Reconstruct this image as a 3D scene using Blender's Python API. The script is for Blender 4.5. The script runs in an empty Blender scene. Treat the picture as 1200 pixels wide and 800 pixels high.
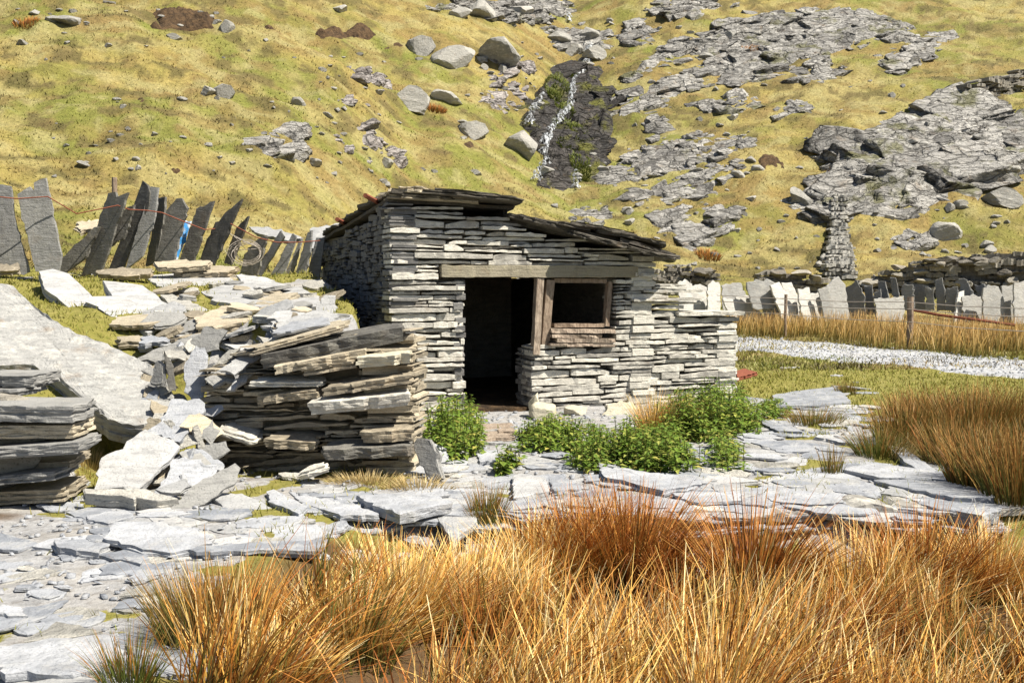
import bpy, math, random
import numpy as np
from mathutils import Vector
SC = bpy.context.scene
COL = SC.collection
F = 35.0/36.0*1200.0
CAMZ = 1.6
PITCH = math.atan(75.0/F)
CAM = np.array([0.0, 0.0, CAMZ])
RNG = np.random.default_rng(7)

# ------------------------------------------------------------ camera maths
def ray(px, py):
    u = (px-600.0)/F; v = (400.0-py)/F
    c, s = math.cos(PITCH), math.sin(PITCH)
    return np.array([u, c+v*s, -s+v*c])
def P(px, py, Y):
    d = ray(px, py); return CAM+d*(Y/d[1])
def on_plane(px, py, A, n):
    d = ray(px, py); n = np.array(n, float)
    return CAM+d*(np.dot(n, np.array(A)-CAM)/np.dot(n, d))

# zoom converters: coordinates read off enlarged crops
def zc(x0, y0, s):
    return lambda L: [(x0+a/s, y0+b/s) for a, b in L]
Z3 = zc(0, 190, 3.0); Z4 = zc(0, 370, 2.963); Z5 = zc(200, 370, 3.478); Z6 = zc(460, 440, 3.333)
Z7 = zc(780, 280, 2.857); Z8 = zc(780, 400, 2.857); ZB = zc(0, 560, 3.0); ZM = zc(300, 560, 2.609)
ZC = zc(580, 0, 2.424); ZR = zc(860, 0, 2.424)

# ------------------------------------------------------------ noise
np.seterr(over='ignore')
def h2(ix, iy, seed):
    a = ix.astype(np.int32).view(np.uint32)*np.uint32(374761393) + iy.astype(np.int32).view(np.uint32)*np.uint32(668265263) + np.uint32((seed*974711) & 0xffffffff)
    a ^= a >> np.uint32(13); a *= np.uint32(1274126177); a ^= a >> np.uint32(16); a *= np.uint32(2246822519); a ^= a >> np.uint32(15)
    return a*(1/4294967295.0)
def vn(x, y, seed=0):
    x = np.asarray(x, float); y = np.asarray(y, float)
    ix = np.floor(x); iy = np.floor(y); fx = x-ix; fy = y-iy
    fx = fx*fx*(3-2*fx); fy = fy*fy*(3-2*fy)
    a = h2(ix, iy, seed); b = h2(ix+1, iy, seed); c = h2(ix, iy+1, seed); d = h2(ix+1, iy+1, seed)
    return (a*(1-fx)+b*fx)*(1-fy)+(c*(1-fx)+d*fx)*fy
def fbm(x, y, seed=0, o=4):
    r = 0; a = 0.5; t = 0
    for i in range(o):
        r = r+a*vn(x*2**i+17.3*i, y*2**i-9.1*i, seed+i); t += a; a *= 0.5
    return r/t
def facets(x, y, cell, seed, tilt=1.0):
    x = np.asarray(x, float)/cell; y = np.asarray(y, float)/cell
    ix = np.floor(x); iy = np.floor(y)
    b1 = np.full(x.shape, 9.0); b2 = np.full(x.shape, 9.0); hh = np.zeros(x.shape)
    for i in (-1, 0, 1):
        for j in (-1, 0, 1):
            cx = ix+i; cy = iy+j
            qx = cx+h2(cx, cy, seed); qy = cy+h2(cx, cy, seed+1)
            dx = x-qx; dy = y-qy; d = dx*dx+dy*dy
            hv = h2(cx, cy, seed+2)+tilt*(dx*(h2(cx, cy, seed+3)-0.5)+dy*(h2(cx, cy, seed+4)-0.6))
            m = d < b1
            b2 = np.where(m, b1, np.minimum(b2, d)); hh = np.where(m, hv, hh); b1 = np.where(m, d, b1)
    return hh, np.sqrt(b2)-np.sqrt(b1)
def ss(a, b, x):
    t = np.clip((np.asarray(x, float)-a)/(b-a), 0, 1); return t*t*(3-2*t)
def sdpoly(x, y, poly):            # positive inside
    x = np.asarray(x, float); y = np.asarray(y, float)
    d = np.full(x.shape, 1e18); s = np.zeros(x.shape, bool); n = len(poly)
    for i in range(n):
        ax, ay = poly[i]; bx, by = poly[(i+1) % n]
        ex, ey = bx-ax, by-ay
        t = np.clip(((x-ax)*ex+(y-ay)*ey)/(ex*ex+ey*ey+1e-12), 0, 1)
        d = np.minimum(d, (x-ax-ex*t)**2+(y-ay-ey*t)**2)
        c = ((ay > y) != (by > y)) & (x < (bx-ax)*(y-ay)/(by-ay+1e-12)+ax)
        s ^= c
    return np.where(s, 1, -1)*np.sqrt(d)

# ------------------------------------------------------------ terrain
BANK = [(-40, 7.0), (-3.8, 7.15), (-3.35, 7.7), (-3.15, 8.9), (-2.6, 9.3), (-2.45, 8.35), (-0.98, 8.35), (-1.5, 11.4), (-2.95, 15.4), (-3.4, 45), (-40, 45)]
def hillfoot(x): return 22.5+10*ss(-17, 7, x)
def H(x, y):
    x = np.asarray(x, float); y = np.asarray(y, float)
    d = y-hillfoot(x)
    sp = 2*np.log1p(np.exp(np.clip(d/2, -30, 30)))
    sp = np.where(d > 50, d, sp)
    hill = 0.60*sp
    hm = np.clip(hill/3, 0, 1)
    hill = hill+hm*(1.6*(fbm(x/9, y/9, 3, 3)-.5)+0.7*(fbm(x/2.6, y/2.2, 5, 3)-.5)+0.30*(fbm(x/.8, y/.6, 8, 2)-.5)+0.34*(fbm(x/3.4, y/.9, 9, 3)-.5))
    gx = 0.055*y+0.4
    hill = hill-ss(37, 43, y)*.9*np.exp(-((x-gx)/2.4)**2)
    sd = sdpoly(x, y, BANK)
    w = 0.35+4.0*ss(14, 22, y)+0.9*ss(2.0, 0.2, np.hypot(x+2.9, y-8.0))
    bk = np.clip(1.03+0.105*(y-8.4), 0.85, 1.62)*ss(0, 1, sd/w)
    bk = bk*(1+0.10*(fbm(x*1.3, y*1.3, 21, 3)-.5))
    pb_ = .468-.1075*(x+3.09)+.387*(y-8)-.13
    bm_ = ss(-2.5, -2.9, x)*ss(10.3, 9.6, y)
    bk = bk*(1-bm_)+np.minimum(bk, np.maximum(pb_, .0))*bm_
    low = -0.36*ss(-1.6, 0.3, x)*ss(6.95, 6.45, y)
    near = 0.10*(fbm(x/1.1, y/1.1, 11, 3)-.5)+0.03*(fbm(x/.25, y/.25, 12, 2)-.5)
    near = near+0.16*ss(25.5, 29, y)*ss(3, 6, x)
    return hill+bk+low+near
PATCH = []                         # outcrops (poly bbox, function)
def HF(x, y):
    z = H(x, y)
    for bb, fn in PATCH:
        m = (x > bb[0]) & (x < bb[2]) & (y > bb[1]) & (y < bb[3])
        if np.any(m):
            z = np.array(z, dtype=float, copy=True) if np.ndim(z) else np.array([float(z)])
            xx = np.atleast_1d(x); yy = np.atleast_1d(y); mm = np.atleast_1d(m); z = np.atleast_1d(z)
            z[mm] = np.maximum(z[mm], fn(xx[mm], yy[mm]))
    return z
TS = np.concatenate([np.arange(3, 20, .15), np.arange(20, 95, .5)])
nr, nc = 900, 600
yy = -8+np.geomspace(2, 122, nr)
uu = np.linspace(-.64, .64, nc)
GY, UU = np.meshgrid(yy, uu, indexing='ij'); GX = UU*(GY+10)
GZ = H(GX, GY); GF = [GZ]
def look(G, x, y):
    r = np.clip(np.log((y+8)/2)/math.log(61)*(nr-1), 0, nr-1.001); c = np.clip((x/(y+10)+.64)/1.28*(nc-1), 0, nc-1.001)
    i = r.astype(int); j = c.astype(int); r = r-i; c = c-j
    return (G[i, j]*(1-c)+G[i, j+1]*c)*(1-r)+(G[i+1, j]*(1-c)+G[i+1, j+1]*c)*r
def cast(px, py, full=False):
    d = ray(px, py)
    def go(T):
        t = T/d[1]; X = CAM[0]+d[0]*t; Y = CAM[1]+d[1]*t; Z = CAM[2]+d[2]*t
        hz = look(GF[-1] if full else GZ, X, Y); k = int(np.argmax(Z < hz))
        if Z[k] >= hz[k]: k = len(T)-1
        return k, X[k], Y[k], hz[k]
    k = go(TS)[0]; t0 = TS[max(0, k-1)]; t1 = TS[k]
    return np.array(go(np.linspace(t0, t1, 16))[1:])
def H1(x, y): return float(look(GZ, np.array([x], float), np.array([y], float))[0])

# ------------------------------------------------------------ mesh builder
class MB:
    def __init__(s): s.v = []; s.f = []; s.t = []; s.n = 0
    def add(s, verts, faces, tone=0.5):
        verts = [tuple(map(float, q)) for q in verts]
        s.v += verts; s.f += [tuple(i+s.n for i in q) for q in faces]
        s.t += [tone]*len(verts); s.n += len(verts)
    def build(s, name, mat, parent=None, origin=None, smooth=False):
        return mk(name, s.v, s.f, mat, parent, origin, tone=s.t, smooth=smooth)
def mk(name, v, f, mat, parent=None, origin=None, tone=None, col=None, smooth=False):
    v = np.asarray(v, float).reshape(-1, 3)
    if origin is None:
        origin = np.zeros(3) if parent is None else np.array(parent['wo'])
        if parent is None and len(v): origin = np.array([v[:, 0].mean(), v[:, 1].mean(), v[:, 2].min()])
    origin = np.array(origin, float)
    me = bpy.data.meshes.new(name)
    if isinstance(f, np.ndarray):
        k = f.shape[1]; vv = (v-origin).astype(np.float32)
        me.vertices.add(len(vv)); me.vertices.foreach_set('co', vv.ravel())
        me.loops.add(f.size); me.loops.foreach_set('vertex_index', f.ravel().astype(np.int32))
        me.polygons.add(len(f)); me.polygons.foreach_set('loop_start', np.arange(0, f.size, k, dtype=np.int32))
        me.polygons.foreach_set('loop_total', np.full(len(f), k, dtype=np.int32))
        me.update(calc_edges=True); me.validate()
    else:
        me.from_pydata([tuple(q) for q in (v-origin)], [], f); me.update()
    if tone is not None and len(tone) == len(me.vertices):
        a = me.attributes.new('tone', 'FLOAT', 'POINT'); a.data.foreach_set('value', np.asarray(tone, np.float32))
    if col is not None:
        c = np.asarray(col, np.float32)
        if c.shape[1] == 3: c = np.concatenate([c, np.ones((len(c), 1), np.float32)], 1)
        a = me.attributes.new('Col', 'FLOAT_COLOR', 'POINT'); a.data.foreach_set('color', c.ravel())
    if smooth: me.polygons.foreach_set('use_smooth', np.ones(len(me.polygons), bool))
    me.materials.append(mat)
    o = bpy.data.objects.new(name, me); COL.objects.link(o)
    if parent is None: o.location = origin
    else:
        o.parent = parent; o.location = origin-np.array(parent['wo'])
    o['wo'] = [float(q) for q in origin]
    return o
def tag(o, label, cat, group=None, kind=None):
    o['label'] = label; o['category'] = cat
    if group: o['group'] = group
    if kind: o['kind'] = kind
    return o
def struct(o): o['kind'] = 'structure'; return o
def thing(name, loc, label, cat, group=None):
    o = bpy.data.objects.new(name, None); COL.objects.link(o); o.location = loc; o['wo'] = [float(q) for q in loc]
    o.empty_display_size = 0.2
    return tag(o, label, cat, group)

# ------------------------------------------------------------ materials
class NT:
    def __init__(s, name):
        s.m = bpy.data.materials.new(name); s.m.use_nodes = True; s.t = s.m.node_tree
        s.b = s.t.nodes['Principled BSDF']; s.b.inputs['Specular IOR Level'].default_value = 0.3
        s.b.inputs['Roughness'].default_value = 0.85
        s.co = s.n('ShaderNodeTexCoord').outputs['Object']
    def n(s, ty, **k):
        q = s.t.nodes.new(ty)
        for a, b in k.items(): setattr(q, a, b)
        return q
    def l(s, a, b): s.t.links.new(a, b)
    def setv(s, sock, v):
        if isinstance(v, bpy.types.NodeSocket): s.l(v, sock)
        elif isinstance(v, (tuple, list)): sock.default_value = tuple(v)+((1,) if len(v) == 3 and sock.type == 'RGBA' else ())
        else: sock.default_value = v
    def mapc(s, sc, rot=(0, 0, 0), co=None):
        q = s.n('ShaderNodeMapping'); s.l(co or s.co, q.inputs['Vector']); q.inputs['Scale'].default_value = sc; q.inputs['Rotation'].default_value = rot
        return q.outputs[0]
    def noise(s, scale, co=None, detail=5, rough=.6, dist=0):
        q = s.n('ShaderNodeTexNoise'); s.l(co or s.co, q.inputs['Vector']); q.inputs['Scale'].default_value = scale
        q.inputs['Detail'].default_value = detail; q.inputs['Roughness'].default_value = rough; q.inputs['Distortion'].default_value = dist
        return q.outputs['Fac']
    def vor(s, scale, co=None, feature='F1', out='Distance'):
        q = s.n('ShaderNodeTexVoronoi'); q.feature = feature; s.l(co or s.co, q.inputs['Vector']); q.inputs['Scale'].default_value = scale
        return q.outputs[out]
    def rng(s, v, a, b, c=0, d=1):
        q = s.n('ShaderNodeMapRange'); s.setv(q.inputs[0], v)
        for i, x in enumerate((a, b, c, d)): q.inputs[i+1].default_value = x
        return q.outputs[0]
    def mix(s, f, a, b, mode='MIX'):
        q = s.n('ShaderNodeMix', data_type='RGBA', blend_type=mode); s.setv(q.inputs[0], f); s.setv(q.inputs[6], a); s.setv(q.inputs[7], b)
        return q.outputs[2]
    def math(s, op, a, b=0.0):
        q = s.n('ShaderNodeMath', operation=op); s.setv(q.inputs[0], a); s.setv(q.inputs[1], b); return q.outputs[0]
    def attr(s, name, out='Fac'):
        q = s.n('ShaderNodeAttribute'); q.attribute_name = name; return q.outputs[out]
    def bump(s, h, strength=.5, dist=.02, prev=None):
        q = s.n('ShaderNodeBump'); s.l(h, q.inputs['Height']); q.inputs['Strength'].default_value = strength; q.inputs['Distance'].default_value = dist
        if prev: s.l(prev, q.inputs['Normal'])
        return q.outputs[0]
    def fin(s, col, nrm=None, rough=None):
        s.setv(s.b.inputs['Base Color'], col)
        if nrm is not None: s.l(nrm, s.b.inputs['Normal'])
        if rough is not None: s.setv(s.b.inputs['Roughness'], rough)
        return s.m

def slate(name, dark, mid, light, lichen=(.5, .48, .4), la=.35, rust=.3, moss=0.0, scale=1.0, bscale=1.0, bd=.012, strat=(2, 2, 14), cracks=0):
    m = NT(name)
    oi = m.n('ShaderNodeObjectInfo').outputs['Random']
    tone = m.math('FRACT', m.math('ADD', m.attr('tone'), m.math('MULTIPLY', oi, .37)))
    n1 = m.noise(2.2*scale, detail=6, rough=.65)
    n2 = m.noise(9*scale, detail=6, rough=.7)
    n3 = m.noise(3.0*scale, co=m.mapc(strat), detail=5, rough=.7)
    c = m.mix(m.rng(tone, .1, .9), dark, light)
    c = m.mix(m.rng(n1, .35, .65), c, mid)
    c = m.mix(m.rng(n3, .45, .75, 0, .55), c, tuple(q*.45 for q in dark))
    c = m.mix(m.rng(n2, .52, .70, 0, la), c, lichen)
    if rust: c = m.mix(m.rng(m.noise(4.1*scale, detail=4), .58, .72, 0, rust), c, (.20, .125, .06))
    ck = None
    if cracks:
        dn = m.n('ShaderNodeTexNoise'); m.l(m.co, dn.inputs['Vector']); dn.inputs['Scale'].default_value = .9; dn.inputs['Detail'].default_value = 5
        wv = m.n('ShaderNodeVectorMath', operation='MULTIPLY_ADD'); m.l(dn.outputs['Color'], wv.inputs[0]); wv.inputs[1].default_value = (1.1, 1.1, 1.1); m.l(m.mapc((.7, 1.3, 2.2), (0, .45, .3)), wv.inputs[2])
        a1 = m.rng(m.vor(.9, co=wv.outputs[0], feature='DISTANCE_TO_EDGE'), .0, .055); a2 = m.rng(m.vor(2.7, co=wv.outputs[0], feature='DISTANCE_TO_EDGE'), .0, .06)
        ck = m.math('MULTIPLY', a1, m.rng(a2, 0, 1, .45, 1))
        c = m.mix(m.rng(ck, 0, 1, .85*cracks, 0), c, (.035, .03, .024))
    if moss: c = m.mix(m.rng(m.noise(1.7*scale, detail=6), .56, .64, 0, moss), c, (.11, .11, .02))
    sp = m.vor(55*scale)
    c = m.mix(m.rng(sp, .18, .30, .45, 0), c, tuple(q*.35 for q in mid))
    nb = m.bump(n2, .7, bd*2.2)
    if ck is not None: nb = m.bump(ck, 1.0, .12, nb)
    nb = m.bump(m.noise(38*bscale, detail=4, rough=.75), .6, bd*.6, nb)
    nb = m.bump(n3, .55, bd*1.6, nb)
    return m.fin(c, nb, m.rng(n2, .3, .7, .6, .95))
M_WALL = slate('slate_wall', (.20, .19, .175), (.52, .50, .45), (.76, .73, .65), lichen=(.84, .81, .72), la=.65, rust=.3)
M_SIDE = slate('slate_side_shade', (.10, .10, .105), (.17, .165, .16), (.24, .235, .225), la=.12, rust=.2)  # same slate as the front wall, shade painted in as darker colour
M_BOULD = slate('pale_boulder', (.20, .20, .195), (.36, .36, .35), (.50, .495, .48), lichen=(.60, .58, .53), la=.7, rust=.5, scale=.9, bd=.02)
M_RUB = slate('slate_rubble', (.15, .13, .10), (.36, .31, .23), (.60, .53, .40), lichen=(.70, .63, .48), la=.4, rust=.45, strat=(1.5, 1.5, 22))
M_SLAB = slate('slate_slab', (.175, .19, .22), (.32, .335, .365), (.45, .46, .485), lichen=(.52, .51, .47), la=.4, rust=.12, scale=1.0)
M_PALE = slate('slate_pale', (.25, .255, .26), (.37, .372, .375), (.46, .46, .46), lichen=(.54, .53, .50), la=.5, rust=.15, scale=.8)
M_FEN = slate('slate_fence', (.085, .08, .075), (.15, .145, .13), (.23, .22, .20), la=.22, rust=.25)
M_FENL = slate('slate_fence_pale', (.40, .395, .38), (.58, .565, .53), (.70, .68, .63), lichen=(.8, .77, .68), la=.5, rust=.1)
M_FENG = slate('slate_fence_light', (.30, .30, .29), (.42, .415, .40), (.52, .51, .49), lichen=(.6, .58, .5), la=.4, rust=.2)
M_FENM = slate('slate_fence_grey', (.17, .17, .17), (.24, .24, .235), (.33, .325, .31), lichen=(.4, .39, .34), la=.3, rust=.2)
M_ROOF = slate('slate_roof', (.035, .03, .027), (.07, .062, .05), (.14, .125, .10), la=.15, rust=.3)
M_ROCK = slate('hill_rock', (.13, .125, .12), (.32, .31, .29), (.50, .485, .455), lichen=(.66, .64, .60), la=.6, rust=.45, moss=.7, scale=.35, bscale=.3, bd=.11, strat=(1.2, 2.4, 4.5), cracks=.68)
M_ROCKP = slate('pink_rock', (.17, .15, .145), (.34, .31, .295), (.50, .46, .44), lichen=(.62, .59, .56), la=.5, rust=.4, scale=.35, bscale=.3, bd=.1, strat=(1.2, 2.4, 4.5), cracks=.6)
M_ROCKD = slate('wet_rock', (.018, .017, .017), (.04, .037, .035), (.09, .08, .075), la=.08, rust=.25, moss=1.0, scale=.35, bscale=.25, bd=.07, strat=(1, 1, 3), cracks=1)
M_STONE = slate('loose_stone', (.20, .195, .18), (.38, .37, .34), (.58, .56, .51), lichen=(.66, .63, .55), la=.4, rust=.25, scale=.8, bscale=.5, bd=.03)
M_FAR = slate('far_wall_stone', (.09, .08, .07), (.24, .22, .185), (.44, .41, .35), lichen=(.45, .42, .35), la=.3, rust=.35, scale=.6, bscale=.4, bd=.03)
M_CREAM = slate('cream_stone', (.42, .39, .30), (.55, .51, .40), (.64, .60, .48), lichen=(.7, .66, .52), la=.4, rust=.3)

def woodmat(name, a, b):
    m = NT(name)
    g = m.noise(6, co=m.mapc((1, 1, 1)), detail=5, rough=.7)
    st = m.noise(7, co=m.mapc((6, 6, 1.2)), detail=5, rough=.7)
    c = m.mix(m.rng(st, .35, .65), a, b); c = m.mix(m.rng(g, .5, .7, 0, .6), c, tuple(q*.4 for q in a))
    return m.fin(c, m.bump(st, .8, .02), .85)
M_WOOD = woodmat('weathered_wood', (.17, .12, .085), (.36, .28, .21))
M_LINT = slate('grey_lintel', (.14, .12, .09), (.30, .27, .20), (.38, .34, .25), lichen=(.42, .39, .25), la=.4, rust=.35, strat=(1.0, 1.0, 16))
M_REDW = woodmat('rotten_wood', (.17, .125, .095), (.46, .38, .30))
def rustmat():
    m = NT('rusty_iron'); n = m.noise(20)
    return m.fin(m.mix(n, (.12, .035, .02), (.28, .09, .05)), m.bump(n, .6, .01), .8)
M_RUST = rustmat()
def wiremat():
    m = NT('wire_metal'); return m.fin((.35, .31, .27), None, .5)
M_WIRE = wiremat()
def bagmat():
    m = NT('blue_plastic'); n = m.noise(5, detail=2)
    return m.fin(m.mix(m.rng(n, .45, .55), (.06, .28, .62), (.7, .75, .8)), m.bump(m.noise(12), .8, .03), .4)
M_BAG = bagmat()
def earthmat():
    m = NT('peat_earth'); n = m.noise(5, detail=8, rough=.7)
    c = m.mix(m.rng(n, .35, .65), (.022, .014, .008), (.13, .08, .04))
    return m.fin(c, m.bump(n, 1, .15), .95)
M_EARTH = earthmat()
def watermat():
    m = NT('falling_water'); n = m.noise(6, co=m.mapc((3, .7, .7)), detail=6, rough=.7)
    c = m.mix(m.rng(n, .42, .62), (.16, .17, .18), (.62, .65, .68))
    m.l(m.rng(m.noise(3.2, co=m.mapc((2.5, 1, 1)), detail=6, rough=.75), .47, .56), m.b.inputs['Alpha'])
    return m.fin(c, m.bump(n, .8, .05), .25)
M_WATER = watermat()
def leafmat(name, trans=.25, rough=.6):
    m = NT(name); c = m.attr('Col', 'Color')
    m.b.inputs['Roughness'].default_value = rough
    t = m.n('ShaderNodeBsdfTranslucent'); m.l(c, t.inputs['Color'])
    mx = m.n('ShaderNodeMixShader'); mx.inputs[0].default_value = trans
    m.l(c, m.b.inputs['Base Color']); m.l(m.b.outputs[0], mx.inputs[1]); m.l(t.outputs[0], mx.inputs[2])
    m.l(mx.outputs[0], m.t.nodes['Material Output'].inputs['Surface'])
    return m.m
M_BLADE = leafmat('rush_blade', .12); M_LEAF = leafmat('nettle_leaf', .3, .45)

def hillmat():
    m = NT('hill_grass')
    big = m.noise(.16, detail=4); med = m.noise(.9, detail=6, rough=.65); fine = m.noise(7, detail=6, rough=.75); vf = m.noise(26, detail=3, rough=.8)
    st = m.noise(1.6, co=m.mapc((1, 2.2, 1)), detail=6, rough=.7)
    g = m.mix(m.rng(big, .38, .62), (.205, .195, .038), (.33, .265, .075))
    g = m.mix(m.rng(med, .40, .66), g, (.37, .275, .105))
    g = m.mix(m.rng(st, .50, .68, 0, .75), g, (.15, .155, .024))
    g = m.mix(m.rng(fine, .56, .70, 0, .65), g, (.50, .40, .19))
    g = m.mix(m.rng(fine, .44, .30, 0, .7), g, (.10, .08, .02))
    g = m.mix(m.rng(vf, .5, .8, 0, .35), g, (.30, .26, .10))
    e = m.noise(.75, co=m.mapc((1, 1.7, 1)), detail=8, rough=.78)
    g = m.mix(m.rng(e, .55, .66, 0, .75), g, (.22, .125, .055))
    g = m.mix(m.rng(m.noise(2.6, detail=7, rough=.8), .64, .70, 0, .9), g, (.07, .045, .02))
    g = m.mix(1.0, g, (.84, .84, .84), 'MULTIPLY')
    g = m.mix(.72, g, m.mix(m.rng(fine, .35, .65), m.mix(1.0, m.attr('Col', 'Color'), (.62, .62, .6), 'MULTIPLY'), m.mix(1.0, m.attr('Col', 'Color'), (1.25, 1.25, 1.25), 'MULTIPLY')))
    g = m.mix(m.attr('earth'), g, m.mix(fine, (.03, .018, .01), (.14, .08, .04)))
    nb = m.bump(med, .5, .25); nb = m.bump(fine, .8, .10, nb); nb = m.bump(vf, .6, .03, nb)
    return m.fin(g, nb, .95)
M_HILL = hillmat()
def groundmat():
    m = NT('slate_ground')
    n = m.noise(1.2, detail=6, rough=.65); f = m.noise(14, detail=6, rough=.75); f2 = m.noise(60, detail=3, rough=.8)
    vr = m.n('ShaderNodeTexVoronoi'); m.l(m.mapc((9, 16, 9)), vr.inputs['Vector']); vr.inputs['Scale'].default_value = 1.0
    r = m.mix(m.rng(m.math('MULTIPLY', vr.outputs['Color'], 1.0), 0, 1), (.25, .25, .255), (.42, .42, .425))
    r = m.mix(m.rng(n, .48, .66, 0, .55), r, (.36, .32, .26))
    r = m.mix(m.rng(f, .50, .68, 0, .6), r, (.14, .12, .10))
    r = m.mix(m.rng(f2, .6, .75, 0, .5), r, (.6, .6, .6))
    g = m.mix(m.rng(f, .35, .65), (.135, .14, .022), (.30, .255, .08))
    g = m.mix(m.rng(n, .4, .6, 0, .6), g, (.20, .185, .035))
    tm = m.math('ADD', m.attr('turf'), m.math('MULTIPLY', m.math('SUBTRACT', f, .5), .9))
    c = m.mix(m.rng(tm, .42, .58), r, g)
    c = m.mix(m.attr('soil'), c, m.mix(f, (.05, .028, .012), (.15, .09, .04)))
    nb = m.bump(f, .8, .03); nb = m.bump(f2, .6, .01, nb); nb = m.bump(vr.outputs['Distance'], .4, .02, nb)
    return m.fin(c, nb, .9)
M_GROUND = groundmat()
def roadmat():
    m = NT('gravel_road')
    n = m.noise(1.5, detail=6); f = m.noise(9, detail=6, rough=.8)
    v = m.n('ShaderNodeTexVoronoi'); m.l(m.co, v.inputs['Vector']); v.inputs['Scale'].default_value = 13
    c = m.mix(m.rng(v.outputs['Color'], .1, .9), (.30, .31, .33), (.52, .53, .555))
    c = m.mix(m.rng(f, .54, .66, 0, .7), c, (.16, .155, .15)); c = m.mix(m.rng(n, .55, .7, 0, .4), c, (.45, .41, .33))
    return m.fin(c, m.bump(f, .8, .05), .9)
M_ROAD = roadmat()

# ------------------------------------------------------------ outcrop definitions (must precede the stones)
def outcrop(polypx, hgt, seed, label, mat=None, cell=1.3, name='rock_outcrop', res=None, cat='rock outcrop', ang=.5, cover=.5, blocks=1.0, blk=1.0):
    pts = [cast(a, b)[:2] for a, b in polypx]
    poly = [tuple(p) for p in pts]
    xs = [p[0] for p in poly]; ys = [p[1] for p in poly]
    mg = .5; bb = (min(xs)-mg, min(ys)-mg, max(xs)+mg, max(ys)+mg)
    ca, sa = math.cos(ang), math.sin(ang)
    def fn(x, y):
        wx = x+.9*(fbm(x/1.2, y/1.2, seed+50, 3)-.5); wy = y+.9*(fbm(x/1.2, y/1.2, seed+60, 3)-.5)
        rx = (wx*ca+wy*sa); ry = (-wx*sa+wy*ca)*2.0
        f1, e1 = facets(rx, ry, cell, seed, 1.3); f2, e2 = facets(rx+3, ry*1.2, cell*.38, seed+9, 1.2); f3, e3 = facets(rx, ry*1.3, cell*.15, seed+13, 1.0)
        sd = sdpoly(x, y, poly)+.9*(fbm(x/1.1, y/1.1, seed+30, 2)-.5)
        rise = ss(-.25, .55, sd)
        body = (.30+.62*f1+.28*f2+.11*f3)*hgt - .12*ss(.12, 0, e1)*hgt - .06*ss(.1, 0, e2)*hgt
        gap = (cover-fbm(x/1.5+9, y/1.1, seed+70, 4))*2.4*hgt*cover
        return H(x, y)-.30+rise*(body+gap*.5+.18)
    PATCH.append((bb, fn))
    cy = np.mean(ys); r = res or max(.06, cy*.0018)
    nx = int((bb[2]-bb[0])/r)+2; ny = int((bb[3]-bb[1])/(r*1.1))+2
    gx, gy = np.meshgrid(np.linspace(bb[0], bb[2], nx), np.linspace(bb[1], bb[3], ny))
    z = fn(gx, gy); th = H(gx, gy)
    idx = np.arange(nx*ny).reshape(ny, nx)
    q = np.stack([idx[:-1, :-1], idx[:-1, 1:], idx[1:, 1:], idx[1:, :-1]], -1).reshape(-1, 4)
    keep = (z-th).ravel()[q].max(1) > -.12
    q = q[keep]; used, inv = np.unique(q.ravel(), return_inverse=True)
    v = np.stack([gx.ravel(), gy.ravel(), z.ravel()], 1)[used]
    if len(v) < 4: return
    t, _ = facets((gx*ca+gy*sa), (-gx*sa+gy*ca)*2, cell*.6, seed+3, 0)
    q = inv.reshape(-1, 4); tri = np.concatenate([q[:, [0, 1, 2]], q[:, [0, 2, 3]]])
    VV = [v]; FF = [tri]; TT = [t.ravel()[used]*.999]; nv = len(v)
    if blocks:
        rb = np.random.default_rng(seed); area = max(1.0, (bb[2]-bb[0]-1)*(bb[3]-bb[1]-1)*.6); n = int(min(260, 14+area*4.2*blocks)); c = 0; it = 0
        sn = np.array([0, -.5, .866]); A0 = np.array([.86, .40, .30]); A0 /= np.linalg.norm(A0)
        while c < n and it < n*30:
            it += 1; x = rb.uniform(bb[0]+.5, bb[2]-.5); y = rb.uniform(bb[1]+.5, bb[3]-.5)
            sd = float(sdpoly(np.array([x]), np.array([y]), poly)[0])
            if sd < -.1 or rb.random() > .10+1.9*(float(fbm(x/1.6+3, y/1.3, seed+5, 3))-.28): continue
            c += 1; big = rb.random()**2.2; L = (.22+1.25*big)*min(1.35, .55+hgt*1.3)*blk
            a = A0+rb.normal(0, .10, 3); a /= np.linalg.norm(a); m = sn+rb.normal(0, .13, 3); m -= a*np.dot(a, m); m /= np.linalg.norm(m); bvec = np.cross(m, a)
            bv, bf = block(rb, fine=L > .85)
            bv = bv*np.array([L, L*rb.uniform(.45, .85), L*rb.uniform(.24, .48)])
            p = np.array([x, y, H1(x, y)])
            bv = p-m*L*rb.uniform(.10, .30)+bv[:, :1]*a+bv[:, 1:2]*bvec+bv[:, 2:]*m
            VV.append(bv); FF.append(bf+nv); nv += len(bv); TT.append(np.full(len(bv), rb.random()*.999))
    o = mk(name, np.concatenate(VV), np.concatenate(FF), mat or M_ROCK, tone=np.concatenate(TT))
    tag(o, label, cat, 'rock outcrops on the hillside')
    return o
_bl = {}
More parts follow.
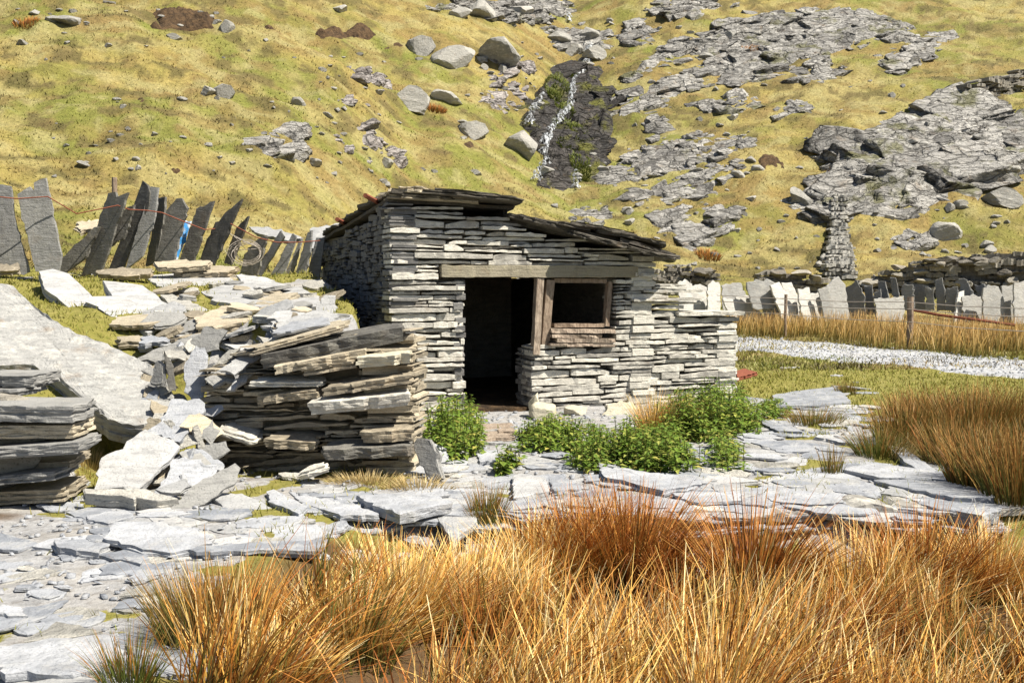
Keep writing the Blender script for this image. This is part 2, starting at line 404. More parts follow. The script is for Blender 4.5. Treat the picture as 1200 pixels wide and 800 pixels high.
def block(rb, fine=False):
    k = 4 if fine else 3
    if k not in _bl:
        import bmesh
        bm = bmesh.new(); bmesh.ops.create_icosphere(bm, subdivisions=k, radius=1.6)
        _bl[k] = (np.array([v.co[:] for v in bm.verts]), np.array([[v.index for v in f.verts] for f in bm.faces])); bm.free()
    v = _bl[k][0].copy()
    N = [np.array(q, float) for q in ((1, 0, 0), (-1, 0, 0), (0, 1, 0), (0, -1, 0), (0, 0, 1), (0, 0, -1))]
    pl = [(q+rb.normal(0, .22, 3), rb.uniform(.62, 1.0)) for q in N]+[(rb.normal(0, 1, 3), rb.uniform(.75, 1.1)) for _ in range(5)]
    for n, d in pl:
        n = n/np.linalg.norm(n); kk = v@n; m = kk > d; v[m] -= np.outer(kk[m]-d, n)
    o = rb.random()*50
    v = v+v*(.24*(fbm(v[:, 0]*2.2+5*v[:, 2]+o, v[:, 1]*2.2-4*v[:, 2], 3, 4)-.5))[:, None]
    f3, e3 = facets(v[:, 0]*1.3+o, v[:, 1]*2+v[:, 2]*2.6, .7, 5, .5); v = v*(1-.10*ss(.13, .0, e3)-.12*f3)[:, None]
    return v, _bl[k][1]
OUT = [
 ([(300,150),(335,145),(352,165),(345,182),(320,187),(297,170)], .35, 'low dark grey rock breaking the turf above the slate fence'),
 ([(388,100),(422,80),(440,87),(447,120),(415,127),(390,117)], .2, 'pinkish grey shattered rock above the left end of the hut, upper of the two'),
 ([(385,158),(430,145),(442,165),(468,182),(460,197),(430,190),(402,177)], .2, 'pinkish grey shattered rock above the left end of the hut, lower of the two'),
 ([(255,140),(285,135),(290,150),(270,160)], .25, 'small rock patch left of the low dark rock on the hillside'),
 ([(495,10),(530,0),(620,-6),(665,5),(645,22),(580,22),(540,14)], .9, 'dark jointed crag at the top edge of the photo left of the stream'),
 ([(635,32),(670,25),(712,38),(715,62),(690,75),(668,60),(645,52)], .9, 'blocky dark crag split by the stream above the waterfall'),
 ([(575,85),(605,70),(625,90),(620,125),(590,130),(560,118)], .2, 'tumbled pale rubble rock left of the waterfall'),
 (ZC([(385,215),(440,165),(520,108),(548,120),(520,165),(450,195),(400,228)]), .8, 'long pale slanting slab outcrop right of the waterfall head'),
 (ZC([(425,265),(520,200),(590,185),(612,235),(560,255),(470,290)]), .8, 'broad smooth slanting outcrop below the long pale slab'),
 (ZC([(555,130),(600,80),(700,45),(800,60),(800,200),(720,240),(650,235),(590,190)]), 1.1, 'massive rough grey crag in the upper middle right of the hillside'),
 (ZC([(335,270),(400,250),(465,290),(440,315),(350,335)]), .5, 'low grey rock just right of the waterfall foot stones'),
 (ZC([(350,80),(440,60),(475,90),(430,122),(365,125)]), .6, 'small grey outcrop right of the stream near the top'),
 (ZC([(455,12),(600,-5),(690,10),(560,50),(480,42)]), .7, 'grey outcrop at the top edge of the photo right of the stream'),
 (ZC([(265,485),(330,440),(460,400),(600,375),(725,385),(735,412),(640,445),(560,480),(440,505),(330,525)]), .8, 'long band of slanting grey ledges above the right half of the hut roof'),
 (ZC([(420,380),(440,350),(500,340),(500,365),(450,400)]), .5, 'small pale rock above the long band of slanting ledges'),
 (ZC([(530,490),(600,470),(700,455),(718,480),(640,520),(565,575),(540,545)]), .7, 'pale split outcrop at the right end of the slanting ledges'),
 (ZC([(395,545),(520,500),(532,565),(400,595)]), .6, 'dark shaded ledge below the slanting grey ledges'),
 (ZC([(195,645),(250,590),(335,568),(325,612),(230,655)]), .5, 'brown grey rock just above the hut roof, right of the stream foot'),
 (ZC([(445,625),(560,588),(572,612),(470,662)]), .45, 'thin slanting ledge above the roof overhang'),
 (ZC([(495,695),(580,640),(665,628),(605,685),(520,725)]), .6, 'dark rounded rock low on the hillside right of the roof overhang'),
 (ZC([(600,600),(690,590),(700,615),(620,620)]), .3, 'thin broken ledge in the grass above the low slate wall'),
 (ZC([(470,305),(560,290),(720,290),(700,315),(560,320)]), .35, 'low broken rock line under the massive rough crag'),
 (ZR([(0,60),(120,38),(220,40),(300,28),(420,48),(512,70),(490,112),(380,120),(300,150),(200,172),(100,212),(0,240)]), 1.2, 'wide light grey crag along the top right of the hillside'),
 (ZR([(408,140),(470,98),(530,110),(600,93),(648,105),(580,152),(520,172),(500,208),(448,203)]), .8, 'small grey crag right of the wide light grey crag'),
 (ZR([(150,212),(250,163),(313,190),(270,232),(190,243)]), .7, 'pale low rock below the wide light grey crag'),
 (ZR([(235,520),(300,450),(380,390),(460,373),(560,360),(640,318),(700,328),(790,318),(818,350),(800,400),(790,450),(750,490),(700,530),(650,548),(590,555),(500,598),(420,622),(345,618),(275,650),(240,610)]), 1.6, 'largest grey crag on the right, above the dry stone wall'),
 (ZR([(438,682),(480,655),(562,660),(540,692),(450,712)]), .3, 'flat grey rock in the grass below the largest crag'),
 (ZR([(0,270),(60,280),(70,310),(0,320)]), .3, 'small flat rock in the grass left of the large crag'),
 (ZR([(110,300),(200,290),(220,320),(130,330)]), .3, 'faint rock patch in the middle of the right hillside'),
 (ZR([(0,390),(40,385),(50,420),(0,430)]), .35, 'grey rock just right of the ends of the slanting ledges'),
]
for i, (pl, hg, lb) in enumerate(OUT):
    outcrop(pl, mat=M_ROCKP if i in (1, 2, 6) else None, hgt=hg*(.26 if hg < 1.3 else .38), seed=100+i*17, label=lb, cell=1.2+hg*1.2, ang=.55, cover=.5 if hg < .7 else .56, blk=1.15 if hg > 1.3 else .92 if hg > 1 else .85)
outcrop([(612,150),(628,108),(660,86),(700,80),(714,120),(722,170),(700,215),(650,222),(622,215),(640,188),(622,165)], .55, 777, 'dark wet mossy rock face that the waterfall runs down', mat=M_ROCKD, cell=1.2, cover=.75, name='wet_outcrop', cat='rock outcrop', blocks=.35)
def mossmat():
    m = NT('wet_moss'); n = m.noise(6, detail=5)
    return m.fin(m.mix(n, (.05, .07, .008), (.16, .18, .02)), m.bump(n, 1, .08), .9)
M_MOSS = mossmat()

# peat scars
SCARS = []
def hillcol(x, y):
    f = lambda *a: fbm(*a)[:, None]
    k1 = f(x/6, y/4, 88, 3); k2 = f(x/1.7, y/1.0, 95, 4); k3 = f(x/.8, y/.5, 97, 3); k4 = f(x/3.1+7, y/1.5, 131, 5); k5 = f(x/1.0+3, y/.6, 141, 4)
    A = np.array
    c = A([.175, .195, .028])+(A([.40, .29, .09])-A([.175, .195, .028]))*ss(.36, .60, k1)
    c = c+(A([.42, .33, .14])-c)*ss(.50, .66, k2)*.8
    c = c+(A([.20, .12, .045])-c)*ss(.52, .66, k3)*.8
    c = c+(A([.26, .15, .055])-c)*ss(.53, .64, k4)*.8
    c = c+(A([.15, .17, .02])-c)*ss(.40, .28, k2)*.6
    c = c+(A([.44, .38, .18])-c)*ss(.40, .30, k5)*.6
    c = c+(A([.06, .04, .02])-c)*ss(.60, .66, k5)*.9  # dark spots: brown earth plus painted shade of turf hollows and tufts
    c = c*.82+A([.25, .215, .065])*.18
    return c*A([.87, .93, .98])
def scar(polypx, hgt, seed, label):
    SCARS.append([tuple(cast(a, b)[:2]) for a, b in polypx])
    o = outcrop(polypx, hgt*.7, seed, label, mat=M_EARTH, cell=.5, name='peat_bank', cat='peat bank', cover=.85, blocks=0)
    if o: o['group'] = 'dark peat scars on the hillside'
scar([(165,18),(200,13),(245,16),(262,24),(255,36),(215,38),(180,36)], .45, 901, 'long dark peat scar at the top left of the hillside')
scar([(368,40),(400,32),(440,28),(445,44),(410,48),(378,50)], .45, 902, 'long dark peat scar above the shattered rocks')
for k, (x, y, w, h, lb) in enumerate([(80,83,22,9,'small brown hole in the turf on the far left'), (45,102,26,6,'flat brown scar on the far left'), (205,97,34,10,'brown scar beside the grey boulder on the left hillside'), (165,117,24,12,'stony brown hole left of the grey boulder'), (282,44,28,8,'narrow brown scar right of the long top left peat scar'), (462,57,30,14,'dark hollow beside the jointed boulder'), (545,172,52,12,'brown scar below the white boulder'), (400,200,40,8,'brown streak of earth above the hut'), (905,190,46,18,'brown hollow left of the largest crag'), (316,33,14,8,'small dark hole near the top middle of the left hillside'), (190,138,14,8,'little dark hole above the leaning slates'), (560,40,40,6,'thin dark scar between the top boulders'),(210,200,18,8,'dark hole just above the leaning slates')]):
    scar([(x-w/2, y), (x-w/4, y-h/2), (x+w/4, y-h/2), (x+w/2, y), (x+w/4, y+h/2), (x-w/4, y+h/2)], .28, 910+k*3, lb)

# ------------------------------------------------------------ ground sheets
ROAD = [(-1.5, 27.6), (3.5, 26.0), (6.5, 22.2), (8.9, 17.2), (11.5, 12.5), (14, 7), (16, -4)]
def dline(x, y, L):
    d = np.full(np.shape(x), 1e9)
    for (ax, ay), (bx, by) in zip(L[:-1], L[1:]):
        ex, ey = bx-ax, by-ay; t = np.clip(((x-ax)*ex+(y-ay)*ey)/(ex*ex+ey*ey), 0, 1)
        d = np.minimum(d, np.hypot(x-ax-ex*t, y-ay-ey*t))
    return d
def turf(x, y):
    n = fbm(x*1.1, y*1.1, 31, 5); n2 = fbm(x*3, y*3, 33, 3)
    prob = .40+0*x
    prob = np.where(y > 12.6, 1.0, prob)
    prob = np.maximum(prob, ss(.34, .40, x/np.maximum(y, 1)))
    prob = np.maximum(prob, ss(6.6, 6.2, y)*ss(-1.9, -1.2, x))
    prob = np.where((x > 2.5) & (y > 10.5+0*x), np.maximum(prob, ss(.26, .33, x/np.maximum(y, 1))*.9), prob)
    prob = np.where((x < -1.3) & (y > 9.6), np.where(x > -4.6, .47, .62), prob)
    prob = np.where((x < -2.9) & (y > 6.6), .62, prob)
    prob = np.where((x < -1.5) & (y < 5.6), .36, prob)
    return ss(-.06, .06, .65*n+.35*n2-(1-prob)*.96-.02+ (prob > .95)*.3)
def soil(x, y):
    a = ss(.5, .1, np.hypot((x+3.6)/1.2, (y-6.6)/.35))*.9
    b = ss(1.0, .4, np.hypot((x+1.6)/1.1, (y-7.75)/.25))*.7
    return np.maximum(np.clip(a+b, 0, 1)*ss(.4, .6, fbm(x*2.5, y*2.5, 44, 3)+.15), ss(6.3, 6.0, y)*ss(-1.6, -1.1, x))
split = int(np.searchsorted(yy, 17.0))
def sheet(a, b, name, mat):
    x = GX[a:b]; y = GY[a:b]; z = GZ[a:b]; n = b-a
    idx = np.arange(n*nc).reshape(n, nc)
    q = np.stack([idx[:-1, :-1], idx[:-1, 1:], idx[1:, 1:], idx[1:, :-1]], -1).reshape(-1, 4)
    o = mk(name, np.stack([x, y, z], -1).reshape(-1, 3), q, mat, origin=(0, 0, 0), smooth=True)
    return struct(o), x, y
gnd, x, y = sheet(0, split+1, 'ground', M_GROUND)
for nm, fn in (('turf', turf), ('soil', soil)):
    at = gnd.data.attributes.new(nm, 'FLOAT', 'POINT'); at.data.foreach_set('value', fn(x, y).astype(np.float32).ravel())
hil, x, y = sheet(split, nr, 'hillside', M_HILL)
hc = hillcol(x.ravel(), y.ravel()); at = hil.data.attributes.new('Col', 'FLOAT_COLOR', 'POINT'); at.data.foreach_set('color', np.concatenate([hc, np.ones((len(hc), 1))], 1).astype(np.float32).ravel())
# road sheet
rp = []; n = 160
L = np.array(ROAD, float); seg = np.hypot(*(L[1:]-L[:-1]).T); cum = np.concatenate([[0], np.cumsum(seg)])
for t in np.linspace(0, cum[-1], n): rp.append([np.interp(t, cum, L[:, 0]), np.interp(t, cum, L[:, 1])])
rp = np.array(rp)
for _ in range(6): rp[1:-1] = (rp[:-2]+rp[1:-1]*2+rp[2:])/4
tg = np.gradient(rp, axis=0); tg /= np.linalg.norm(tg, axis=1)[:, None]; nm = np.stack([tg[:, 1], -tg[:, 0]], 1)
W = 14; vs = []
for i in range(n):
    wl = 1.55+.5*vn(i*.35, 1., 5); wr = 1.55+.5*vn(i*.3, 9., 6)
    for j in range(W):
        s = -wl+(wl+wr)*j/(W-1); p = rp[i]-nm[i]*s
        vs.append((p[0], p[1], 0))
vs = np.array(vs); vs[:, 2] = H(vs[:, 0], vs[:, 1])+.03
e = np.arange(n*W) % W; vs[(e == 0) | (e == W-1), 2] -= .10
idx = np.arange(n*W).reshape(n, W)
struct(mk('road', vs, np.stack([idx[:-1, :-1], idx[:-1, 1:], idx[1:, 1:], idx[1:, :-1]], -1).reshape(-1, 4), M_ROAD, origin=(0, 0, 0), smooth=True))

# ------------------------------------------------------------ stones, slabs
def slab_geo(mb, poly, n, t, rng, rough=.012, tone=None, layers=2, relief=.006, nring=2, rf=5.0, stepk=.16):
    poly = np.array(poly, float); n = np.array(n, float); n /= np.linalg.norm(n)
    c = poly.mean(0)
    size = np.linalg.norm(poly-c, axis=1).mean()
    pts = []
    m = len(poly)
    step = max(.04, size*stepk)
    for i in range(m):
        a, b = poly[i], poly[(i+1) % m]; l = np.linalg.norm(b-a); k = max(1, int(l/step))
        for j in range(k):
            p = a+(b-a)*j/k
            if j or True:
                r = rng.normal(0, rough*(1 if j else .6)); d = (p-c)/(np.linalg.norm(p-c)+1e-6)
                p = p+d*r
            pts.append(p)
    pts = np.array(pts); N = len(pts)
    rings = [] ; tone = rng.random() if tone is None else tone
    def rel(q): return n*(relief*2.2*(fbm(q[:, 0]*rf+so_, q[:, 1]*rf*1.6+q[:, 2]*3, 41, 4)-.5))[:, None]
    so_ = rng.random()*40
    for fq in ([.45, .82] if nring == 2 else list(np.linspace(.06, .96, nring))):
        q_ = c+(pts-c)*fq; rings.append(q_+rel(q_))
    rings.append(c+(pts-c)*(1-.012/size)+n*rng.normal(-.001, .0012, (N, 1)))
    for k in range(layers):
        z0 = -t*(k+.12)/layers; z1 = -t*(k+1)/layers
        off = rng.normal(0, .35*rough+.004)
        jt = rng.normal(0, rough*.45, (N, 1)); d = (pts-c)/np.linalg.norm(pts-c, axis=1)[:, None]
        base = pts+d*(off+jt)
        rings.append(base+n*(z0+rng.normal(0, t*.03, (N, 1)))); rings.append(base+d*rng.normal(-.002, rough*.3, (N, 1))+n*z1)
    V = [c+rel(c[None, :])[0]]
    for r in rings: V += list(r)
    V.append(c-n*t); Fc = []
    # orientation so that faces point outwards
    area = np.sum(np.cross(pts-c, np.roll(pts, -1, 0)-c), 0)
    fl = np.dot(area, n) < 0
    def q(*a): Fc.append(a[::-1] if fl else a)
    for i in range(N): q(0, 1+i, 1+(i+1) % N)
    for r in range(len(rings)-1):
        a = 1+r*N; b = a+N
        for i in range(N):
            j = (i+1) % N; q(a+i, b+i, b+j, a+j)
    a = 1+(len(rings)-1)*N; z = a+N
    for i in range(N): q(a+i, z, a+(i+1) % N)
    mb.add(V, Fc, tone)
def slab_px(pp, label, n=(0, 0, 1), Y=None, z=None, t=.06, mat=None, name='slate_slab', cat='slate slab', group='loose slate slabs on the ground', seed=0, rough=.012, layers=2, anchor=None):
    rng = np.random.default_rng(seed+int(abs(pp[0][0])*7+abs(pp[0][1])*13))
    cx = sum(p[0] for p in pp)/len(pp); cy = sum(p[1] for p in pp)/len(pp)
    if anchor is not None: A = P(*anchor)
    elif Y is not None: A = P(cx, cy, Y)
    else:
        A = cast(cx, cy); zz = A[2]+(t*.55 if z is None else z*.7)
        A = on_plane(cx, cy, (0, 0, zz), (0, 0, 1))
    poly = [on_plane(a, b, A, n) for a, b in pp]
    mb = MB(); slab_geo(mb, poly, n, t, rng, rough=rough, layers=layers)
    o = mb.build(name, mat or M_SLAB)
    tag(o, label, cat, group); return o

_ico = None
def moss_mesh():
    import bmesh
    bm = bmesh.new(); bmesh.ops.create_icosphere(bm, subdivisions=4, radius=1); me = bpy.data.meshes.new('moss_cushion')
    for v in bm.verts:
        q = np.array(v.co[:]); k = .75+.7*float(fbm(q[0]*2.5+4*q[2], q[1]*2.5-3*q[2], 6, 4)); v.co = q*k
    bm.to_mesh(me); bm.free(); me.polygons.foreach_set('use_smooth', np.ones(len(me.polygons), bool)); me.materials.append(M_MOSS); return me
def rock_geo(mb, c, size, rng, planes=11, tone=None, sub=3):
    global _ico
    if _ico is None:
        import bmesh
        bm = bmesh.new(); bmesh.ops.create_icosphere(bm, subdivisions=4, radius=1)
        _ico = (np.array([v.co[:] for v in bm.verts]), [tuple(v.index for v in f.verts) for f in bm.faces]); bm.free()
    v = _ico[0].copy()
    for i in range(planes):
        n = rng.normal(0, 1, 3); n /= np.linalg.norm(n); d = rng.uniform(.45, .82)
        k = v@n; m = k > d; v[m] -= np.outer(k[m]-d, n)
    v += (fbm(v[:, 0]*3+5*v[:, 2]+rng.random()*50, v[:, 1]*3-4*v[:, 2], 3, 3)[:, None]-.5)*.10*v
    a = rng.uniform(0, 6.28); R = np.array([[math.cos(a), -math.sin(a), 0], [math.sin(a), math.cos(a), 0], [0, 0, 1]])
    v = (v@R.T)*np.array(size)+np.array(c)
    mb.add(v, _ico[1], rng.random() if tone is None else tone)

GF.append(HF(GX, GY))
# single stones on the hill (copies of a dozen rock meshes)
PROTO = []; MOSSM = moss_mesh()
for i in range(12):
    mb = MB(); rock_geo(mb, (0, 0, 0), (1, 1, 1), np.random.default_rng(500+i), planes=12)
    o = mb.build('stone', M_STONE, origin=(0, 0, 0)); PROTO.append(o.data); bpy.data.objects.remove(o)
def stone(px, py, w, h, label, name='stone', cat='stone', group='stones scattered on the hillside', mat=None, d=None, rot=None, Y=None):
    b = cast(px, py+h*.4, True) if Y is None else P(px, py, Y)
    sc = b[1]/F
    o = bpy.data.objects.new(name, MOSSM if name == 'moss_cushion' else PROTO[int(RNG.integers(12))]); COL.objects.link(o)
    sx = w*sc/1.5; sz = h*sc/1.35; sy = d if d else sx*RNG.uniform(.7, 1.0)
    o.location = (b[0], b[1]+sy*.3, b[2]+sz*.30); o.scale = (sx, sy, sz)
    o.rotation_euler = (RNG.uniform(-.25, .25), RNG.uniform(-.2, .2), RNG.uniform(-.4, .4) if rot is None else rot)
    if mat: 
        o.material_slots[0].link = 'OBJECT'; o.material_slots[0].material = mat
    tag(o, label, cat, group); return o
for a in [
 (532,66,42,36,'tall jointed grey boulder high on the hillside, left of its rounded twin'), (585,58,54,34,'wide rounded grey boulder high on the hillside'),
 (487,116,44,34,'grey pyramid shaped boulder on the open hillside'), (524,112,30,12,'slim slab leaning off the pyramid shaped boulder'),
 (553,151,30,22,'white block boulder alone in the yellow grass'), (612,165,44,32,'pale boulder at the left foot of the waterfall'),
 (78,22,32,14,'pale boulder cluster rock at the top left corner'), (62,22,16,10,'small grey rock left of the pale top left boulder'), (262,106,20,20,'upright grey boulder on the left hillside'), (243,106,14,12,'pale stone touching the upright grey boulder'),
 (263,31,18,14,'grey boulder at the right end of the long peat scar'), (493,52,26,26,'dark boulder set in a brown hollow near the top'),
 (565,9,38,24,'square dark boulder on the top crag'), (605,12,36,18,'rounded dark boulder on the top crag'),(540,14,22,16,'small dark block left of the square boulder'),
 (1182,233,44,26,'big dark brown boulder at the right edge'), (1109,270,32,20,'cream topped boulder in front of the largest crag'),
 (1180,200,26,18,'brown boulder at the right end of the largest crag'), (938,230,24,26,'pinkish boulder in the hollow left of the largest crag'),
 (1190,175,10,8,'little white stone at the right edge of the largest crag'), (1127,238,14,10,'small brown stone below the largest crag'),(1112,243,12,10,'small white stone below the largest crag'),
 (690,40,20,16,'dark block in the stream bed'), (700,62,26,18,'dark boulder beside the upper stream'), (655,44,24,14,'grey block left of the upper stream'), (672,58,18,16,'wet block between the two small falls'),
 (40,14,14,7,'tiny pale rock at the far top left'), (205,43,20,8,'flat pale stones under the long peat scar'), (128,3,14,6,'white stone at the very top left'),
 (966,302,14,12,'rounded white stone against the foot of the uphill wall'), (960,309,12,8,'smaller white stone against the foot of the uphill wall'),
 (350,118,14,12,'pale stone left of the upper shattered rock'), (368,190,14,10,'white stone left of the lower shattered rock'), (453,190,12,14,'small pale rock right of the lower shattered rock'),
 (398,10,16,10,'pale stone on the top slope, middle left')]:
    stone(*a, name='boulder', cat='boulder', group='boulders on the hillside')
def land(px, py):
    if px < 230: return 'above the leaning slate fence' if py > 120 else 'on the upper left slope'
    if px < 480: return 'around the shattered rocks left of the hut roof' if py > 90 else 'below the top peat scar'
    if px < 600: return 'between the boulders above the hut'
    if px < 740: return 'beside the waterfall'
    if px < 900: return 'among the slanting ledges' if py > 150 else 'among the upper crags'
    return 'below the largest crag' if py > 200 else 'on the open upper right slope'
zones = [((10, 10, 380, 60), 22), ((60, 130, 300, 210), 22), ((370, 60, 470, 230), 30), ((560, 60, 635, 130), 34), ((600, 20, 730, 80), 18), ((640, 180, 760, 260), 26),
         ((740, 30, 880, 130), 24), ((740, 130, 890, 320), 42), ((880, 90, 1100, 200), 18), ((1020, 240, 1180, 300), 26), ((20, 60, 600, 210), 34), ((880, 200, 960, 320), 10)]
cnt = 0
for (x0, y0, x1, y1), k in zones:
    for _ in range(k):
        px = RNG.uniform(x0, x1); py = RNG.uniform(y0, y1); w = RNG.uniform(3, 9)*(1 if RNG.random() < .8 else 1.7); h = w*RNG.uniform(.4, .8)
        stone(px, py, w, h, ('small' if w < 8 else 'medium')+(' flat' if h/w < .55 else ' angular')+' stone '+land(px, py), group='small stones '+land(px, py)); cnt += 1

# waterfall ribbons on the combined surface
def ribbon(pts, w, name, label):
    pts = np.array(pts, float); n = 60; t = np.linspace(0, len(pts)-1, n)
    cx = np.interp(t, range(len(pts)), pts[:, 0]); cy = np.interp(t, range(len(pts)), pts[:, 1]); ww = np.interp(t, range(len(pts)), w) if hasattr(w, '__len__') else np.full(n, w)
    V = []; C3 = np.array([cast(cx[i]+.8*math.sin(i*.9), cy[i], True) for i in range(0, n)])
    for _ in range(3): C3[1:-1] = (C3[:-2]+C3[1:-1]*2+C3[2:])/4
    for i in range(n):
        c = C3[i]; q = ww[i]*.85*(.5+1.1*vn(i*.5, 3., 9))
        for s_, zz in ((-1, .02), (-.4, .14), (.4, .14), (1, .02)):
            V.append((c[0]+s_*q, c[1]-.10-.05*(abs(s_) < .9), c[2]+zz))
    idx = np.arange(n*4).reshape(n, 4)
    o = mk(name, V, np.stack([idx[:-1, :-1], idx[1:, :-1], idx[1:, 1:], idx[:-1, 1:]], -1).reshape(-1, 4), M_WATER, smooth=True)
    tag(o, label, 'waterfall', 'strands of the waterfall')
ribbon([(684,82),(670,97),(669,124),(652,142),(640,160),(636,177),(641,189),(632,203),(626,214)], [.2,.22,.25,.25,.22,.3,.3,.25,.3], 'waterfall', 'main white strand of water running down the dark rock face')
ribbon([(636,112),(624,128),(619,148)], .2, 'waterfall', 'short white strand of water left of the main fall')
ribbon([(690,52),(690,64),(687,76)], .22, 'waterfall', 'small white fall between dark blocks above the main fall')
ribbon([(665,14),(666,27)], .2, 'waterfall', 'tiny white fall at the top of the stream')
ribbon([(675,203),(674,223)], .18, 'waterfall', 'thin white trickle at the right foot of the rock face')
# ------------------------------------------------------------ walls
def stone_block(mb, o, ex, ey, ez, L, h, d, rng, rough=.008, tone=None):
    """slate block: o = front bottom left corner, ex along, ey inwards, ez up"""
    k = max(3, int(L/.09)+2); b = min(.004, h*.08)
    V = []; Fc = []
    wedge0, wedge1 = rng.uniform(.72, 1.0), rng.uniform(.72, 1.0)
    if rng.random() < .12: wedge0 *= .5
    if rng.random() < .12: wedge1 *= .5
    for i in range(k+1):
        s = L*i/k; e = 1.0
        if i in (0, k): e = .93
        hh = h*(wedge0+(1-wedge0)*min(1, i/(k*.5)))*(wedge1+(1-wedge1)*min(1, (k-i)/(k*.5)))
        zt = hh+rng.normal(0, rough*.8); zb = rng.normal(0, rough*.5); fr = rng.normal(0, rough)+(0 if e == 1 else .004)
        zm = (zt+zb)/2; zt = zm+(zt-zm)*e; zb = zm+(zb-zm)*e
        s += rng.normal(0, L*.02) if 0 < i < k else 0
        for (q, z) in ((fr+b, zb), (fr+rng.normal(0, .0015), zb+b), (fr+rng.normal(0, .002), zt-b), (fr+b*1.1, zt), (d, zt), (d, zb)):
            V.append(o+ex*s+ey*q+ez*z)
    for i in range(k):
        a = i*6; c = a+6
        for j in range(6):
            m = (j+1) % 6; Fc.append((a+j, c+j, c+m, a+m))
    Fc.append(tuple(range(5, -1, -1))); Fc.append(tuple(k*6+i for i in range(6)))
    mb.add(V, Fc, rng.random() if tone is None else tone)
def wall(mb, p0, p1, zb, ztop, hr, lr, depth, rng, openings=(), tilt=.015, jit=.02, slope=0.0, rough=.008, gap=.004, missing=.0, flip=False, wave=.02):
    p0 = np.array(p0, float); p1 = np.array(p1, float); L = np.linalg.norm(p1-p0); e = (p1-p0)/L
    nin = np.array([-e[1], e[0]])*(-1 if flip else 1)
    zmax = max(ztop(s) for s in np.linspace(0, L, 40))+abs(slope)*L; z = min(zb(s) for s in np.linspace(0, L, 20))-.08-abs(slope)*L
    ph = rng.random()*10
    while z < zmax:
        h = rng.uniform(*hr); s = -rng.uniform(0, .1) if False else 0.0
        s = rng.uniform(-.03, .02)
        while s < L-.02:
            l = rng.uniform(*lr)*(1.5 if rng.random() < .15 else 1)
            if s+l > L-.12: l = L-s+rng.uniform(-.03, .03)
            a, b = s, s+l
            zc_ = z+slope*(s-L/2)+h/2+wave*(math.sin(s*1.9+ph)+math.sin(s*4.3+ph*2+z)*.4)
            for (o0, o1, q0, q1) in openings:
                if q0 < zc_ < q1-.01:
                    if a < o0 < b: b = o0+rng.uniform(-.02, .02)
                    elif o0 <= a < o1: a = max(a, min(b, o1)) if b > o1 else b
            for (o0, o1, q0, q1) in openings:
                if q0 < zc_ < q1-.01 and a >= o0-.03 and b <= o1+.03 and not (b <= o0 or a >= o1): b = a
            if b-a > .05:
                mid = (a+b)/2
                if zb(mid)-.1 < zc_ and zc_+h*.5 < ztop(mid)+.03 and rng.random() > missing:
                    sub = 1 if (h < hr[0]+.35*(hr[1]-hr[0]) or rng.random() < .72) else 2
                    zz = zc_-h/2
                    for q in range(sub):
                        aa = a; jj = rng.normal(0, jit); th = rng.normal(0, tilt); yw = rng.normal(0, tilt)
                        ex = np.array([e[0]*math.cos(th)+nin[0]*math.sin(yw)*.5, e[1]*math.cos(th)+nin[1]*math.sin(yw)*.5, math.sin(th)+slope]); ex /= np.linalg.norm(ex)
                        ey = np.array([nin[0], nin[1], 0.0]); ez = np.array([0, 0, 1.0])
                        o = np.array([p0[0]+e[0]*aa+nin[0]*jj, p0[1]+e[1]*aa+nin[1]*jj, zz+h*q/sub-math.sin(th)*(b-a)/2])
                        stone_block(mb, o, ex, ey, ez, (b-a)-gap*rng.uniform(.5, 3.0), h/sub-gap*rng.uniform(.3, 2.4), depth, rng, rough)
            s = s+l
        z += h
def boxq(mb, p0, p1, q0, q1, z0, z1, e, nin, tone=.1):
    """box between s=p0..p1, depth q0..q1 in a wall frame with origin F0"""
    V = []
    for s in (p0, p1):
        for q in (q0, q1):
            for z in (z0, z1): V.append((F0[0]+e[0]*s+nin[0]*q, F0[1]+e[1]*s+nin[1]*q, z))
    mb.add(V, [(0, 1, 3, 2), (4, 6, 7, 5), (0, 4, 5, 1), (2, 3, 7, 6), (0, 2, 6, 4), (1, 5, 7, 3)], tone)

F0 = np.array([-1.375, 11.3]); E = np.array([.9297, .3683]); NI = np.array([-.3683, .9297])
def WP(px, py, q=0.0):
    A = (F0[0]+NI[0]*q, F0[1]+NI[1]*q, 0); w = on_plane(px, py, A, (NI[0], NI[1], 0)); return float(np.dot(w[:2]-F0, E)), float(w[2])
def LW(s, q, z): return np.array([F0[0]+E[0]*s+NI[0]*q, F0[1]+E[1]*s+NI[1]*q, z])
hut = thing('stone_hut', (0.6, 12.6, 0), 'ruined drystone slate hut with a black doorway, small window and sagging slab roof', 'hut')
sd0 = WP(545, 400)[0]; sd1 = WP(624, 400)[0]; sw0 = WP(626, 350)[0]; sw1 = WP(722, 350)[0]
zl = WP(600, 325)[1]; zl2 = WP(600, 310.5)[1]; zsill = WP(660, 402)[1]
sl0 = WP(517, 320)[0]; sl1 = WP(748, 320)[0]; sr = WP(765, 330)[0]; sr2 = WP(793, 350)[0]; sr3 = WP(864, 400)[0]
def roofz(s, q=0, tier=None):
    hi = s < 1.5 if tier is None else tier
    return (2.49-.03*s if hi else 2.27-.19*(s-1.5))-.075*q
zt_a = WP(745, 324)[1]; zt_b = WP(793, 341)[1]; zt_c = WP(840, 369)[1]
def fronttop(s):
    if .8 < s < 1.5: return 2.28+(1.5-s)*.10
    if s < sl1-.05: return roofz(s)-.02
    if s < sr: return zt_a
    if s < sr2+.1: return zt_a+(zt_b-zt_a)*(s-sr)/(sr2+.1-sr)
    return zt_c
rng = np.random.default_rng(21)
mb = MB()
p_end = F0+E*sr3
